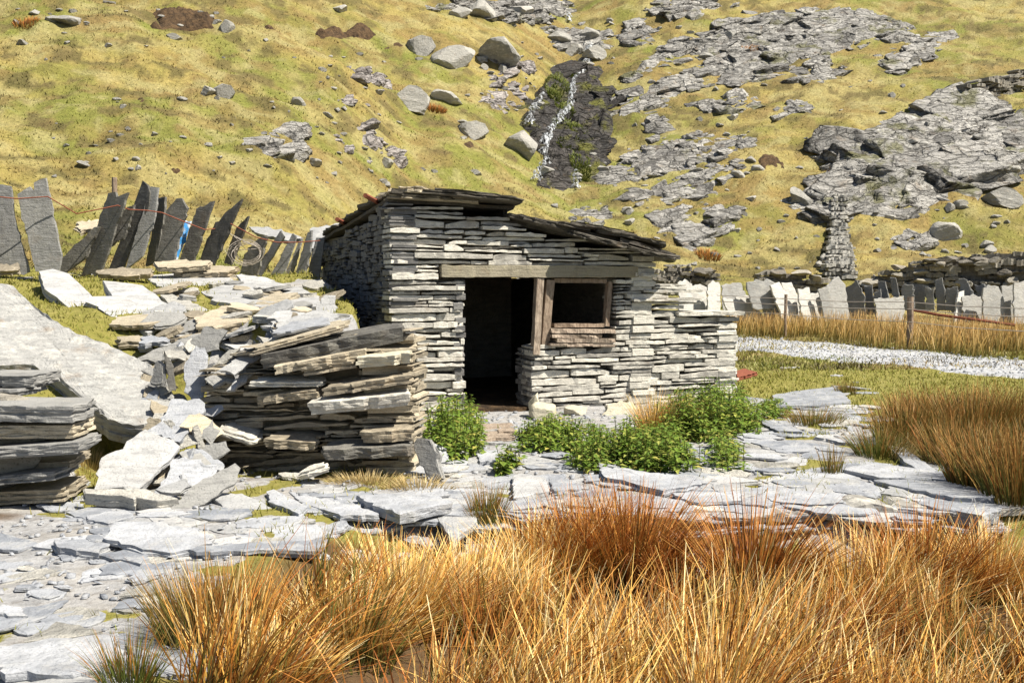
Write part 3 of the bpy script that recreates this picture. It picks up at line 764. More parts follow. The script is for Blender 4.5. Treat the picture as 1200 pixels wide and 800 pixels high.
ops = [(sd0, sd1, -1, zl), (sd1-.02, sw1, zsill, zl), (sl0, sl1, zl-.03, zl2+.012)]
wall(mb, F0, p_end, lambda s: -.02, fronttop, (.045, .108), (.18, .80), .34, rng, openings=ops, gap=.010, tilt=.013, jit=.022, wave=.010, rough=.0045)
front = mb.build('front_wall', M_WALL, hut); front['label'] = 'sunlit pale front wall of stacked slates'
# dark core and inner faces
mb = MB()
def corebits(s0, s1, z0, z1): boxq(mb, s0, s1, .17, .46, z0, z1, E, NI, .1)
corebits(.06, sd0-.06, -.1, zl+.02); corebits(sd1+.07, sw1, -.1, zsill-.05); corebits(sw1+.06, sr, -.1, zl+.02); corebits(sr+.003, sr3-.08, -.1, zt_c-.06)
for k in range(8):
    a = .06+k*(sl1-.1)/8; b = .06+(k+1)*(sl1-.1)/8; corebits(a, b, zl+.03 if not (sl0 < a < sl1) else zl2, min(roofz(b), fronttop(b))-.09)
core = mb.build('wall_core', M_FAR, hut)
# jamb faces: stones ends inside the door
mb = MB()
a = LW(sd0-.005, .36, 0); b = LW(sd0-.005, 0.02, 0)
wall(mb, LW(sd0+.0, .03, 0)[:2], LW(sd0+.0, .5, 0)[:2], lambda s: 0, lambda s: zl-.02, (.05, .11), (.12, .3), .12, rng, flip=False, jit=.01)
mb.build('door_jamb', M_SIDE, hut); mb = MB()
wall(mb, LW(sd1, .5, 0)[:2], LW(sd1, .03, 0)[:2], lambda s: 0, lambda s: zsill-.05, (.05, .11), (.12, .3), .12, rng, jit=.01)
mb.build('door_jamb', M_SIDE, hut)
# left side wall, smaller stones with shade put into their colour (depth 4.2 m), rear and right walls
mb = MB(); pb = F0+NI*4.2
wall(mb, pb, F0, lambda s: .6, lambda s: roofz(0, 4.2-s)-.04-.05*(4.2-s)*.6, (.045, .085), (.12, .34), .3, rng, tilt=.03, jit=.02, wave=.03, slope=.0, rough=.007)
side = mb.build('side_wall', M_SIDE, hut); side['label'] = 'shaded left side wall of small slates, coloured darker for shade'
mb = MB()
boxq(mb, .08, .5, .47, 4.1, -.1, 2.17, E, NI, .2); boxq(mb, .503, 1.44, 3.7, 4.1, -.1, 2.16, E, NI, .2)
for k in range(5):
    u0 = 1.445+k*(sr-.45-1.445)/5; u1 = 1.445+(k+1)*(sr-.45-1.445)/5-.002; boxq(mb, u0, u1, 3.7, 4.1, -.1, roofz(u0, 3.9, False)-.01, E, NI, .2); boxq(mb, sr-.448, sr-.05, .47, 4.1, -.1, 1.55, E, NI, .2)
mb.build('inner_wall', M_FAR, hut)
mb = MB()
pr = F0+E*sr
wall(mb, pr, pr+NI*4.2, lambda s: -.02, lambda s: roofz(sr, s)-.03, (.06, .12), (.2, .5), .3, rng)
wall(mb, pr+NI*4.2, pb, lambda s: -.02, lambda s: roofz(sr-s, 4.2)-.03, (.06, .12), (.2, .5), .3, rng)
wall(mb, LW(sr3, 0, 0)[:2], LW(sr3, .5, 0)[:2], lambda s: -.02, lambda s: zt_c, (.06, .11), (.15, .4), .3, rng)
wall(mb, LW(sr3, .5, 0)[:2], LW(sr+.02, .5, 0)[:2], lambda s: -.02, lambda s: zt_c, (.06, .11), (.15, .4), .12, rng)
mb.build('rear_wall', M_WALL, hut)
# lintel
mb = MB(); stone_block(mb, LW(sl0, -.03, zl), np.array([E[0], E[1], .0]), np.array([NI[0], NI[1], 0]), np.array([0, 0, 1.]), sl1-sl0, zl2-zl, .3, np.random.default_rng(5), rough=.006, tone=.6)
mb.build('lintel', M_LINT, hut)['label'] = 'long weathered grey lintel over door and window'
# cap slab on the low right end
mb = MB(); s0 = WP(796, 366)[0]
slab_geo(mb, [LW(s0-.05, -.06, zt_c+.045), LW(sr3+.04, -.07, zt_c+.045), LW(sr3+.03, .5, zt_c+.05), LW(s0, .5, zt_c+.05)], (0, 0, 1), .05, rng, rough=.02)
slab_geo(mb, [LW(sl1-.05, -.04, zt_a+.05), LW(sr+.02, -.05, zt_a+.035), LW(sr, .4, zt_a+.04), LW(sl1-.05, .4, zt_a+.06)], (0, 0, 1), .045, rng, rough=.02)
mb.build('cap_slab', M_WALL, hut)
# door post and window frame (timber)
def beam(mb, a, b, w, d, tone=.5, rng=rng, k=7):
    a = np.array(a, float); b = np.array(b, float); ax = b-a; L = np.linalg.norm(ax); ax /= L
    e1 = np.array([E[0], E[1], 0]); e1 = e1-ax*np.dot(e1, ax)
    if np.linalg.norm(e1) < .3: e1 = np.array([0, 0, 1.])-ax*ax[2]
    e1 /= np.linalg.norm(e1); e2 = np.cross(ax, e1)
    V = []; Fc = []
    for i in range(k+1):
        c = a+ax*L*i/k
        for x, y in ((-1, -1), (1, -1), (1, 1), (-1, 1)):
            V.append(c+e1*(x*w/2+rng.normal(0, w*.04))+e2*(y*d/2+rng.normal(0, d*.04)))
    for i in range(k):
        for j in range(4): Fc.append((i*4+j, i*4+(j+1) % 4, i*4+4+(j+1) % 4, i*4+4+j))
    Fc += [(3, 2, 1, 0), (k*4, k*4+1, k*4+2, k*4+3)]
    mb.add(V, Fc, tone)
def wpl(px, py, q): s, z = WP(px, py, q); return LW(s, q, z)
fr = thing('x', (0, 0, 0), '', ''); bpy.data.objects.remove(fr)
mb = MB(); beam(mb, wpl(627, 415, .03), wpl(632, 326, .03), .085, .1); mb.build('door_post', M_REDW, hut)['label'] = 'leaning rotten door post'
mb = MB(); beam(mb, wpl(637, 404, .05), wpl(644, 328, .05), .10, .09); beam(mb, wpl(710, 382, .1), wpl(714, 330, .1), .06, .08)
beam(mb, wpl(648, 328.5, .1), wpl(709, 329.5, .1), .05, .08); beam(mb, wpl(648, 381, .1), wpl(706, 381, .1), .045, .10)
wf = mb.build('window_frame', M_WOOD, hut); wf['label'] = 'weathered timber window frame'
mb = MB()
for (x0, x1, y, h) in ((642, 716, 387, .05), (642, 700, 393, .04), (648, 716, 398, .05), (640, 690, 403, .03), (660, 716, 404, .03)):
    beam(mb, wpl(x0, y, .06), wpl(x1, y+rng.uniform(-1, 1), .06), h, .24)
mb.build('window_sill', M_REDW, hut)['label'] = 'rotten layered timber sill under the window'
# corner stone of the sill wall and cream stones at the base
def rock_obj(name, c, size, mat, parent=None, seed=0, planes=11):
    mb = MB(); rock_geo(mb, c, size, np.random.default_rng(seed), planes); return mb.build(name, mat, parent)
g = 'pale stones at the foot of the hut'
tag(rock_obj('foot_stone', P(640, 483, 11.35), (.20, .16, .15), M_CREAM, seed=3), 'cream block beside the doorway at the wall foot', 'stone', g)
tag(rock_obj('foot_stone', P(676, 482, 11.55), (.16, .14, .10), M_CREAM, seed=4), 'cream block in the middle of the wall foot', 'stone', g)
tag(rock_obj('foot_stone', P(627, 476, 11.5), (.08, .14, .18), M_CREAM, seed=9), 'narrow cream stone in the corner of the doorway', 'stone', g)
slab_px([(704,492),(712,474),(728,469),(742,470),(748,478),(742,500),(718,503)], 'cream rounded slab leaning against the wall foot among nettles', n=(.25, -.85, .45), Y=11.55, t=.07, mat=M_CREAM, group=g)
# floor of the hut and threshold boards
mb = MB(); boxq(mb, .5, sr-.45, .1, 3.7, -.1, .03, E, NI, .1); mb.build('floor', M_EARTH, hut)
for k, pl in enumerate([Z6([(350, 188), (462, 183), (470, 206), (352, 212)]), Z6([(358, 216), (470, 214), (478, 240), (362, 246)]), Z6([(415, 206), (470, 204), (474, 216), (415, 218)])]):
    slab_px(pl, ['upper reddish board in the doorway', 'lower reddish board in the doorway', 'short board piece between the two doorway boards'][k], t=.035, mat=M_REDW, name='threshold_board', cat='board', group='boards in the doorway', z=.05+.01*k)
# roof
roof = MB()
rr = np.random.default_rng(77)
roofroot = None
def rslab(poly, n, t, seed, mat=None, layers=2, rough=.02):
    mb = MB(); slab_geo(mb, poly, n, t, np.random.default_rng(seed), rough=rough, layers=layers, relief=.008)
    return mb
nr_ = np.array([E[0]*.185+NI[0]*.045, E[1]*.185+NI[1]*.045, 1.0]); nr_ /= np.linalg.norm(nr_)
# under-deck (beams and thin slabs) keeps the inside dark
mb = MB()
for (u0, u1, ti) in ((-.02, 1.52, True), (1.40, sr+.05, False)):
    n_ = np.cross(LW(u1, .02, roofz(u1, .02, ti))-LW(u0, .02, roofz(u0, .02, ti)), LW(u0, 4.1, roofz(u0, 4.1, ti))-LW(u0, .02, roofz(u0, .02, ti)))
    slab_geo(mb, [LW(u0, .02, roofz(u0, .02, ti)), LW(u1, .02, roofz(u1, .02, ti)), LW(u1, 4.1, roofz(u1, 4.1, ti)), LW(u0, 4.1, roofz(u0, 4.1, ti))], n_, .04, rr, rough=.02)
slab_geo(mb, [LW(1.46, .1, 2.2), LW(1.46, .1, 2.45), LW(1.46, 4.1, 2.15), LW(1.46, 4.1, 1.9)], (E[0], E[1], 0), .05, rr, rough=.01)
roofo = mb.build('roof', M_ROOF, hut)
kk = 0
for row in range(5):
    for colm in range(5):
        s0 = {4: -.02, 3: .70, 2: 1.38, 1: 2.02, 0: 2.75}[colm]+rr.uniform(-.05, .05)*(colm < 4); ti = colm > 2; l = rr.uniform(.85, 1.15)*(.82 if colm == 3 else 1); q0 = -.24+row*.85+rr.uniform(-.06, .06); w = rr.uniform(.85, 1.05)
        if row == 0: q0 = [-.10, -.16, -.13, -.20, -.30][4-colm]
        if colm == 0: l = WP(783, 300)[0]-s0+.0 if row == 0 else l*.8
        lift = .03+.03*(row % 2)+.016*colm
        c = [(s0, q0+rr.uniform(-.05, .05)), (s0+l*.5, q0+rr.uniform(-.10, .05)), (s0+l, q0+rr.uniform(0, .12)), (s0+l+rr.uniform(-.05, .08), q0+w*.5), (s0+l-rr.uniform(0, .1), q0+w), (s0+rr.uniform(0, .1), q0+w)]
        tl = rr.uniform(.0, .05)
        poly = [LW(a, b, roofz(a, b, ti)+lift-(a-s0)*tl) for a, b in c]
        mb = rslab(poly, nr_, rr.uniform(.035, .055), 300+kk); mb.build('roof_slab', M_ROOF, roofo); kk += 1
# the thick stack of slabs on the high corner
for k, (s0, s1, q0, dz, tl) in enumerate([(-.03, 1.10, -.12, .06, .02), (.0, .9, -.10, .11, .04), (-.02, .62, -.14, .17, .03), (.35, 1.56, -.24, .15, .05), (.50, 1.48, -.2, .20, .07), (1.51, 2.2, -.16, .07, .08), (1.6, 2.5, -.2, .055, .02), (2.15, 3.1, -.26, .11, .03), (.1, .5, -.12, .215, .02), (2.5, 3.5, -.30, .08, .03)]):
    poly = [LW(a, b, roofz(s0, b)+dz*(1 if s0 > 1.4 else .62)-(a-s0)*(tl+(.13 if s0 > 1.4 else .01))) for a, b in [(s0, q0+.06), (s0+(s1-s0)*.4, q0-.02), (s1-.1, q0), (s1, q0+.2), (s1-.05, q0+.7), (s0+.05, q0+.75)]]
    mb = rslab(poly, nr_, .045, 400+k, layers=3, rough=.025); o = mb.build('roof_slab', M_ROOF if k not in (0, 2, 8) else M_RUB, roofo)
for k, (s0, s1, dz) in enumerate([(2.15, 2.95, .105), (2.75, 3.64, .085)]):
    poly = [LW(a, b, roofz(a, b, False)+dz+(min(b, 0)*.42)) for a, b in [(s0, -.30), (s0+.3, -.38), (s1-.15, -.36), (s1, -.22), (s1+.02, .25), (s0+.1, .35)]]
    c_ = np.array(poly); n_ = np.cross(c_[2]-c_[0], c_[4]-c_[2]); n_ = n_ if n_[2] > 0 else -n_
    rslab(poly, n_, .05, 440+k, layers=3, rough=.02).build('roof_slab', M_ROOF, roofo)['label'] = 'drooping dark eave slab'
# iron stubs poking out of the side wall
def tube(mb, pts, r, k=6, tone=.5):
    pts = np.array(pts, float); n = len(pts); V = []; Fc = []
    for i in range(n):
        t = pts[min(i+1, n-1)]-pts[max(i-1, 0)]; t /= np.linalg.norm(t)+1e-9
        a = np.cross(t, (0, 0, 1.)) if abs(t[2]) < .9 else np.cross(t, (1., 0, 0)); a /= np.linalg.norm(a); b = np.cross(t, a)
        for j in range(k): V.append(pts[i]+r*(a*math.cos(j*6.283/k)+b*math.sin(j*6.283/k)))
    for i in range(n-1):
        for j in range(k): Fc.append((i*k+j, i*k+(j+1) % k, i*k+k+(j+1) % k, i*k+k+j))
    Fc += [tuple(range(k-1, -1, -1)), tuple((n-1)*k+j for j in range(k))]
    mb.add(V, Fc, tone)
mb = MB(); tube(mb, [P(428, 229, 11.5), P(447, 239, 12.0)], .028); mb.build('iron_bar', M_RUST, hut)['label'] = 'front rusty bar stub under the roof corner'
mb = MB(); tube(mb, [P(395, 257, 13.3), P(405, 262, 13.8)], .03); mb.build('iron_bar', M_RUST, hut)['label'] = 'rear rusty bar stub on the side wall'

# ------------------------------------------------------------ ruined slate wall stump in front of the bank
rng = np.random.default_rng(5)
stump = thing('slate_wall', (-1.8, 8.1, 0), 'thick stump of loosely stacked thin brown slates left of the doorway', 'drystone wall')
mb = MB(); w0 = P(236, 540, 8.25)[:2]; w1 = P(486, 540, 7.95)[:2]; WLn = np.linalg.norm(w1-w0)
def st_top(s):
    f = s/WLn; return .62+.50*min(1, f/.35) if f < .35 else 1.12+.02*math.sin(f*9)
wall(mb, w0, w1, lambda s: 0.02, st_top, (.022, .07), (.22, .85), .42, rng, tilt=.035, jit=.05, slope=.05, rough=.008, wave=.03, gap=.009)
wall(mb, w1, w1+np.array([-.05, .5]), lambda s: 0.0, lambda s: 1.12, (.03, .08), (.2, .5), .4, rng, tilt=.02, jit=.02, rough=.01)
V = []
for a in (.1, 1): 
    for b in (.12, .45):
        for z in (-.1, .6 if a < .5 else 1.0):
            p = w0+(w1-w0)*(a if a < .5 else .96); V.append((p[0], p[1]+b, z))
mb.add(V, [(0, 1, 3, 2), (4, 6, 7, 5), (0, 4, 5, 1), (2, 3, 7, 6), (0, 2, 6, 4), (1, 5, 7, 3)], .05)
mb.build('wall_face', M_RUB, stump)
# tilted long slabs along its top: pixel outline front faces, as thick slabs leaning right
def edge_slab(p0, p1, Y0, Y1, hpx, depth, label, mat=M_RUB, seed=0, group='long slates on top of the wall stump', taper=.6, name='slate_slab', lean=-.35):
    """slate seen edge-on: its front edge runs p0 -> p1 (pixels, top of the edge), thickness hpx, depth goes inwards and up"""
    a = P(p0[0], p0[1], Y0); b = P(p1[0], p1[1], Y1); ax = b-a; L = np.linalg.norm(ax); ax /= L
    inn = np.array([-ax[1], ax[0], 0.]); inn /= np.linalg.norm(inn); inn[2] = -lean*.3; inn /= np.linalg.norm(inn)
    n = np.cross(ax, inn); n /= np.linalg.norm(n); t = hpx/F*(Y0+Y1)/2
    r = np.random.default_rng(seed+int(p0[0]*3+p0[1]))
    poly = [a, a+ax*L*.35-inn*.02, a+ax*L*.7-inn*.01, b, b+inn*depth*.5-ax*.03, b+inn*depth*.9-ax*L*.2, a+inn*depth+ax*L*.25, a+inn*depth*.5+ax*.02]
    mb = MB(); slab_geo(mb, poly, n, t, r, rough=.014, layers=3 if t > .04 else 2); o = mb.build(name, mat); tag(o, label, 'slate slab', group); return o
EP = lambda zx, zy: Z5([(zx, zy)])[0]
for a in [
 (EP(355, 160), EP(940, 45), 7.95, 7.95, 17, .5, 'broad grey slab running along the top of the wall stump', M_FEN),
 (EP(350, 130), EP(720, 30), 8.0, 8.05, 5, .45, 'upper thin slate fanned over the broad grey slab'),
 (EP(335, 148), EP(700, 48), 7.95, 8.0, 4, .45, 'second thin slate fanned over the broad grey slab'),
 (EP(420, 70), EP(640, 30), 8.15, 8.2, 5, .5, 'pale flat slate behind the fanned slates', M_SLAB),
 (EP(425, 205), EP(790, 135), 7.88, 7.92, 10, .4, 'brown slab under the broad grey slab'),
 (EP(540, 215), EP(750, 180), 7.9, 7.9, 9, .4, 'olive brown slab in the upper middle of the wall stump'),
 (EP(760, 170), EP(970, 150), 7.85, 7.85, 13, .4, 'lumpy cream block near the top right of the wall stump', M_CREAM),
 (EP(620, 295), EP(975, 240), 7.82, 7.82, 10, .4, 'long slate rising to the right edge of the wall stump'),
 (EP(555, 355), EP(965, 315), 7.80, 7.80, 15, .4, 'thick pale long block in the middle of the wall stump', M_WALL),
 (EP(345, 330), EP(595, 300), 7.98, 7.9, 10, .4, 'wedge shaped brown block left of the thick pale long block'),
 (EP(380, 500), EP(590, 515), 7.9, 7.85, 10, .4, 'rounded brown block low in the wall stump'),
 (EP(610, 545), EP(980, 525), 7.78, 7.78, 13, .4, 'dark broad slate low on the right of the wall stump', M_FEN),
 (EP(780, 470), EP(985, 460), 7.80, 7.80, 14, .35, 'wedge shaped grey block at the right edge of the wall stump'),
 (EP(195, 455), EP(340, 500), 8.0, 7.95, 9, .35, 'cream wedge at the left end of the wall stump', M_WALL),
 (EP(320, 268), EP(620, 268), 7.98, 7.92, 6, .4, 'thin pale slate above the wedge shaped block', M_WALL),
 (EP(520, 640), EP(640, 605), 7.6, 7.6, 9, .15, 'whitish stone lying at the foot of the wall stump', M_WALL),
]:
    edge_slab(a[0], a[1], a[2]-.04, a[3]-.04, a[4], a[5], a[6], mat=a[7] if len(a) > 7 else M_RUB)

# left stack of thick slates
lst = thing('slate_stack', (-3.4, 6.9, 0), 'stack of thick grey slate blocks at the left edge of the photo', 'slate stack')
rng = np.random.default_rng(12)
for (x0, x1, ya, yb, hp, Y, lb) in [(-90, 84, 474, 476, 20, 6.75, 'thick top block'), (-90, 84, 500, 498, 16, 6.8, 'brown second block'), (-95, 90, 532, 518, 14, 6.7, 'grey third block'), (-90, 64, 566, 552, 11, 6.75, 'thin fourth block'), (-60, 70, 580, 572, 16, 6.85, 'dark lower block'),
                              (-60, 40, 441, 440, 14, 7.3, 'upper rear block'), (-60, 20, 458, 456, 9, 7.2, 'upper rear thin block'), (-60, 80, 548, 540, 10, 6.95, 'recessed dark filler')]:
    a = P(x0, ya, Y+.1); b = P(x1, yb, Y); mb = MB(); ex = b-a; L = np.linalg.norm(ex); ex /= L; ey = np.array([-ex[1], ex[0], 0]); ey /= np.linalg.norm(ey)
    h = hp/F*Y*.98
    slab_geo(mb, [a, a+ex*L*.3-ey*.02, a+ex*L*.62+ey*.01, a+ex*L*.9-ey*.015, b, b+ey*.25-ex*.03, b+ey*.5-ex*.1, a+ey*.55], (0, -.05, 1), h, rng, rough=.016, layers=5); mb.build('slate_block', M_RUB if 'brown' in lb or 'dark' in lb else M_FENM, lst)['label'] = lb
mb = MB(); rock_geo(mb, (-3.75, 7.2, .35), (.6, .3, .42), rng); mb.build('rubble_fill', M_FAR, lst)

# ------------------------------------------------------------ slabs on the bank and the cascade
B = 'big slabs on the bank left of the hut'
mb = MB()
pl = [(-90,345),(-40,326),(0,332),(14,336),(40,358),(75,383),(112,398),(135,408),(172,425),(198,450),(203,466),(196,482),(184,492),(158,497),(126,490),(98,468),(62,440),(38,426),(-60,430),(-95,400)]
nB = np.array((.10, -.36, .93)); nB /= np.linalg.norm(nB); A = P(150, 488, 8.0)
slab_geo(mb, [on_plane(a, b, A, nB) for a, b in pl], nB, .20, np.random.default_rng(8), rough=.010, layers=5, relief=.05, tone=.5, nring=26, rf=2.4, stepk=.05)
tag(mb.build('boulder', M_BOULD), 'huge bright pale sloping boulder slab at the left edge', 'boulder', B)
def tl(pts, n, Y, t, label, mat=M_PALE, group=B, **k):
    cc_ = cast(sum(p[0] for p in pts)/len(pts), sum(p[1] for p in pts)/len(pts)); Y = cc_[1]-.22-t*.6
    slab_px(pts, label, n=n, Y=Y, t=t, mat=mat, group=group, rough=.02, layers=3, **k)
tl([(45,317),(62,315),(80,320),(115,352),(150,375),(178,398),(165,402),(120,386),(82,362),(52,338)], (.1, -.17, .97), 10.8, .10, 'long grey slab behind the huge boulder, under the fence')
tl(Z3([(362, 415), (500, 430), (545, 460), (680, 580), (655, 615), (570, 598), (400, 475)]), (.05, -.24, .96), 10.0, .13, 'bright rectangular slab sloping down towards the wall stump')
tl(Z3([(508, 398), (600, 392), (730, 375), (822, 415), (700, 440), (650, 475), (540, 430)]), (.0, -.17, .98), 11.4, .13, 'bright angular slab just below the leaning slates')
tl(Z3([(700, 455), (820, 420), (960, 418), (1060, 440), (1135, 475), (1140, 505), (1000, 512), (860, 502), (760, 490)]), (.0, -.17, .98), 10.8, .14, 'broad broken pale slab beside the hut side wall')
tl(Z3([(1128, 480), (1176, 474), (1182, 560), (1098, 572)]), (.2, -.85, .5), 10.6, .06, 'small upright pale slab against the hut side wall')
tl(Z3([(566, 460), (605, 464), (745, 522), (705, 537), (590, 492)]), (.0, -.25, .96), 10.1, .09, 'narrow brown edged slab between the two bright slabs', mat=M_STONE)
tl(Z3([(440, 470), (480, 500), (560, 590), (520, 600), (300, 490), (310, 470)]), (.1, -.17, .97), 9.9, .05, 'thin pale slab in the grass left of the rectangular slab')
tl(Z3([(950, 560), (1000, 530), (1100, 545), (1120, 575), (960, 600)]), (.0, -.2, .97), 9.6, .06, 'small pale slab behind the top of the wall stump')
tl(Z3([(480, 692), (560, 650), (700, 600), (735, 612), (640, 650), (560, 700)]), (.2, -.75, .6), 8.7, .05, 'dark plank like slab jutting over the gap beside the wall stump', mat=M_FENM)
tl(Z3([(690, 545), (790, 505), (820, 520), (880, 545), (850, 560), (760, 580), (700, 575)]), (.0, -.25, .96), 9.5, .08, 'brown rubble slab in the middle of the bank', mat=M_RUB)
tl(Z3([(875, 500), (990, 490), (1010, 515), (900, 530)]), (.0, -.7, .7), 9.9, .07, 'dark edged block under the broad broken slab', mat=M_RUB)
tl(Z3([(490,610),(580,612),(585,626),(500,635)]), (.0, -.17, .98), 9.3, .05, 'flat bluish slab at the foot of the rectangular slab', mat=M_SLAB)
C = 'slabs tumbled in the gap beside the wall stump'
def cs(pts, n, Y, t, label, mat=M_SLAB, **k): slab_px(pts, label, n=n, Y=Y, t=t, mat=mat, group=C, rough=.012, layers=2, **k)
cs(Z4([(680, 100), (722, 130), (716, 240), (690, 322), (645, 275), (640, 180)]), (.1, -.9, .35), 8.35, .04, 'tall upright bluish slab in the gap left of the wall stump')
cs(Z4([(540, 155), (567, 170), (562, 240), (520, 236)]), (-.3, -.9, .2), 8.3, .04, 'short dark upright slab left of the tall bluish one', mat=M_FENM)
cs(Z4([(570, 120), (602, 180), (612, 262), (588, 252)]), (.5, -.8, .2), 8.3, .03, 'thin dark upright slab between the two upright slabs', mat=M_FEN)
cs(Z4([(598, 292), (690, 288), (707, 330), (622, 432), (505, 402), (560, 365)]), (.05, -.55, .83), 7.85, .04, 'upper bright slab sliding down the gap')
cs(Z4([(350, 492), (505, 395), (627, 450), (482, 602), (330, 598)]), (.0, -.5, .86), 7.35, .05, 'largest bright slab at the foot of the gap', mat=M_PALE)
cs(Z4([(600, 500), (700, 495), (732, 545), (642, 612), (540, 612), (580, 560)]), (.1, -.5, .86), 7.3, .04, 'grey slab tucked behind the bright slab corner')
cs(Z4([(545, 600), (650, 560), (670, 590), (600, 612)]), (.1, -.5, .86), 7.0, .03, 'small white pointed slab in front of the tucked slab', mat=M_PALE)
cs(Z4([(640, 470), (700, 462), (780, 515), (770, 535), (700, 520)]), (.1, -.6, .8), 7.6, .03, 'flat grey slab behind the long diagonal slab')
cs(Z4([(600, 662), (640, 692), (822, 572), (832, 530), (812, 514), (690, 580)]), (.25, -.75, .6), 6.85, .04, 'long diagonal blue grey slab leaning on the pile', mat=M_FENM)
cs(Z4([(285, 600), (480, 598), (612, 630), (545, 640), (290, 615)]), (.0, -.3, .95), 6.75, .09, 'thick log like slab lying across the foot of the pile', mat=M_STONE)
cs(Z5([(200, 220), (320, 140), (440, 75), (400, 130), (265, 235)]), (.2, -.6, .77), 8.2, .03, 'bright slab sticking up over the left end of the wall stump', mat=M_PALE)
cs(Z5([(230, 300), (290, 220), (348, 215), (260, 300)]), (.1, -.6, .77), 8.1, .03, 'small bright slab below the one sticking up', mat=M_PALE)
cs(Z5([(145, 255), (200, 220), (265, 240), (255, 270), (180, 285)]), (.1, -.7, .7), 8.15, .03, 'grey slab behind the left end of the wall stump', mat=M_FENM)
cs(Z5([(170, 205), (240, 135), (285, 130), (215, 190)]), (.1, -.7, .7), 8.4, .03, 'brown slab behind the tall upright slab', mat=M_STONE)
cs(Z5([(130, 490), (170, 425), (190, 470), (165, 525)]), (.4, -.8, .4), 7.75, .03, 'small upright grey slab at the left foot of the wall stump', mat=M_FENM)
cs(Z5([(90, 450), (110, 440), (145, 530), (140, 565), (110, 540)]), (.6, -.8, .2), 7.7, .03, 'narrow tilted brown slab at the left foot of the wall stump', mat=M_STONE)
cs(Z6([(80, 255), (120, 240), (168, 290), (192, 400), (150, 412), (100, 330)]), (-.55, -.75, .35), 7.75, .05, 'dark slab leaning on the right end of the wall stump', mat=M_FENM)
cs(Z6([(140, 255), (215, 280), (228, 342), (180, 345)]), (.1, -.6, .8), 8.4, .04, 'small pale slab right of the leaning dark slab')
# random broken slates wedged into the gap and the bank
rg = np.random.default_rng(55)
def loose(x, y, z, L, w, t, n, yaw, label, group, mat, name='slate_piece', cat='slate piece'):
    n = np.array(n, float); n /= np.linalg.norm(n); a = np.array([math.cos(yaw), math.sin(yaw), 0]); a = a-n*np.dot(a, n); a /= np.linalg.norm(a); b = np.cross(n, a)
    k = rg.integers(5, 8); th = np.sort(rg.uniform(0, 6.28, k)+0*np.arange(k)); th = np.arange(k)*6.283/k+rg.uniform(-.35, .35, k)
    c = np.array([x, y, z]); poly = [c+a*math.cos(q)*L/2*rg.uniform(.75, 1.1)+b*math.sin(q)*w/2*rg.uniform(.75, 1.1) for q in th]
    mb = MB(); slab_geo(mb, poly, n, t, rg, rough=.01, layers=2); tag(mb.build(name, mat), label, cat, group)
for k in range(46):
    f = rg.random(); px = rg.uniform(165, 250); py = rg.uniform(400, 560); Y = np.interp(py, [400, 470, 560], [8.9, 8.2, 7.3])+rg.uniform(-.1, .25)
    p = P(px, py, Y); L = rg.uniform(.15, .42)
    loose(p[0], p[1], p[2], L, L*rg.uniform(.4, .7), rg.uniform(.015, .04), (rg.normal(0, .5), -rg.uniform(.3, 1), rg.uniform(.3, 1)), rg.uniform(-1, 1.6),
          'broken slate piece wedged in the '+('upper' if py < 450 else 'middle' if py < 510 else 'lower')+' part of the gap', 'broken slates wedged in the '+('upper' if py < 450 else 'middle' if py < 510 else 'lower')+' gap', [M_FENM, M_SLAB, M_STONE, M_RUB][k % 4])
for k in range(84):
    px = rg.uniform(150, 400); py = rg.uniform(335, 415); c = cast(px, py)
    if px < 262 and py < 398 and k % 3: continue
    if c[0] > -1.5-.33*(c[1]-11.3)-.15 and c[1] > 8.3 and c[0] > -.14*c[1]: continue
    L = rg.uniform(.2, .65)
    loose(c[0], c[1], c[2]+rg.uniform(.02, .14), L, L*rg.uniform(.4, .7), rg.uniform(.03, .07), (rg.normal(0, .2), -rg.uniform(.0, .6), 1), rg.uniform(-.6, .9),
          'rubble slate on the bank '+('near the hut side wall' if px > 300 else 'near the bright slabs'), 'rubble slates on the bank '+('near the hut' if px > 300 else 'near the bright slabs'), [M_RUB, M_STONE, M_RUB, M_PALE, M_FENM][k % 5])
for k in range(18):   # fill of the bank edge behind the stump
    x = rg.uniform(-2.9, -1.05); y_ = rg.uniform(8.3, 9.4); L = rg.uniform(.3, .8)
    loose(x, y_, float(H(x, y_))+rg.uniform(.02, .12), L, L*.55, rg.uniform(.03, .06), (rg.normal(0, .15), -rg.uniform(.0, .3), 1), rg.uniform(-.5, .5), 'flat slate lying on the bank behind the wall stump', 'flat slates behind the wall stump', [M_RUB, M_STONE, M_PALE][k % 3])

# ------------------------------------------------------------ slabs on the ground
def gs(pts, label, **k):
    k['t'] = k.get('t', .06)*.75
    if 'z' in k: k['z'] *= .75
    slab_px(pts, label, **k)
gs(ZB([(730, 45), (850, 52), (1012, 130), (862, 175), (820, 130)]), 'pale kite shaped slab tilted in front of the wall stump', n=(.1, -.2, .97), Y=6.75, t=.07, mat=M_PALE)
gs(ZB([(400, 150), (560, 150), (745, 200), (742, 225), (600, 262), (500, 250), (372, 207)]), 'large flat bluish slab with a dark front edge, lower left', n=(0, -.12, .99), t=.05, z=.12)
gs(ZB([(480, 115), (600, 98), (642, 150), (560, 166)]), 'small pale slab behind the large bluish slab', t=.05, mat=M_PALE)
gs(ZB([(190, 215), (386, 228), (350, 262), (190, 240)]), 'layered slab left of the large bluish slab', t=.07, z=.09)
gs(ZB([(340, 268), (480, 242), (522, 270), (492, 298), (400, 282)]), 'pale slab just below the large bluish slab', t=.06)
gs(ZB([(660, 243), (900, 226), (1140, 214), (1112, 255), (940, 248), (700, 258)]), 'long narrow plank shaped slab lying across the yard', t=.06, z=.09)
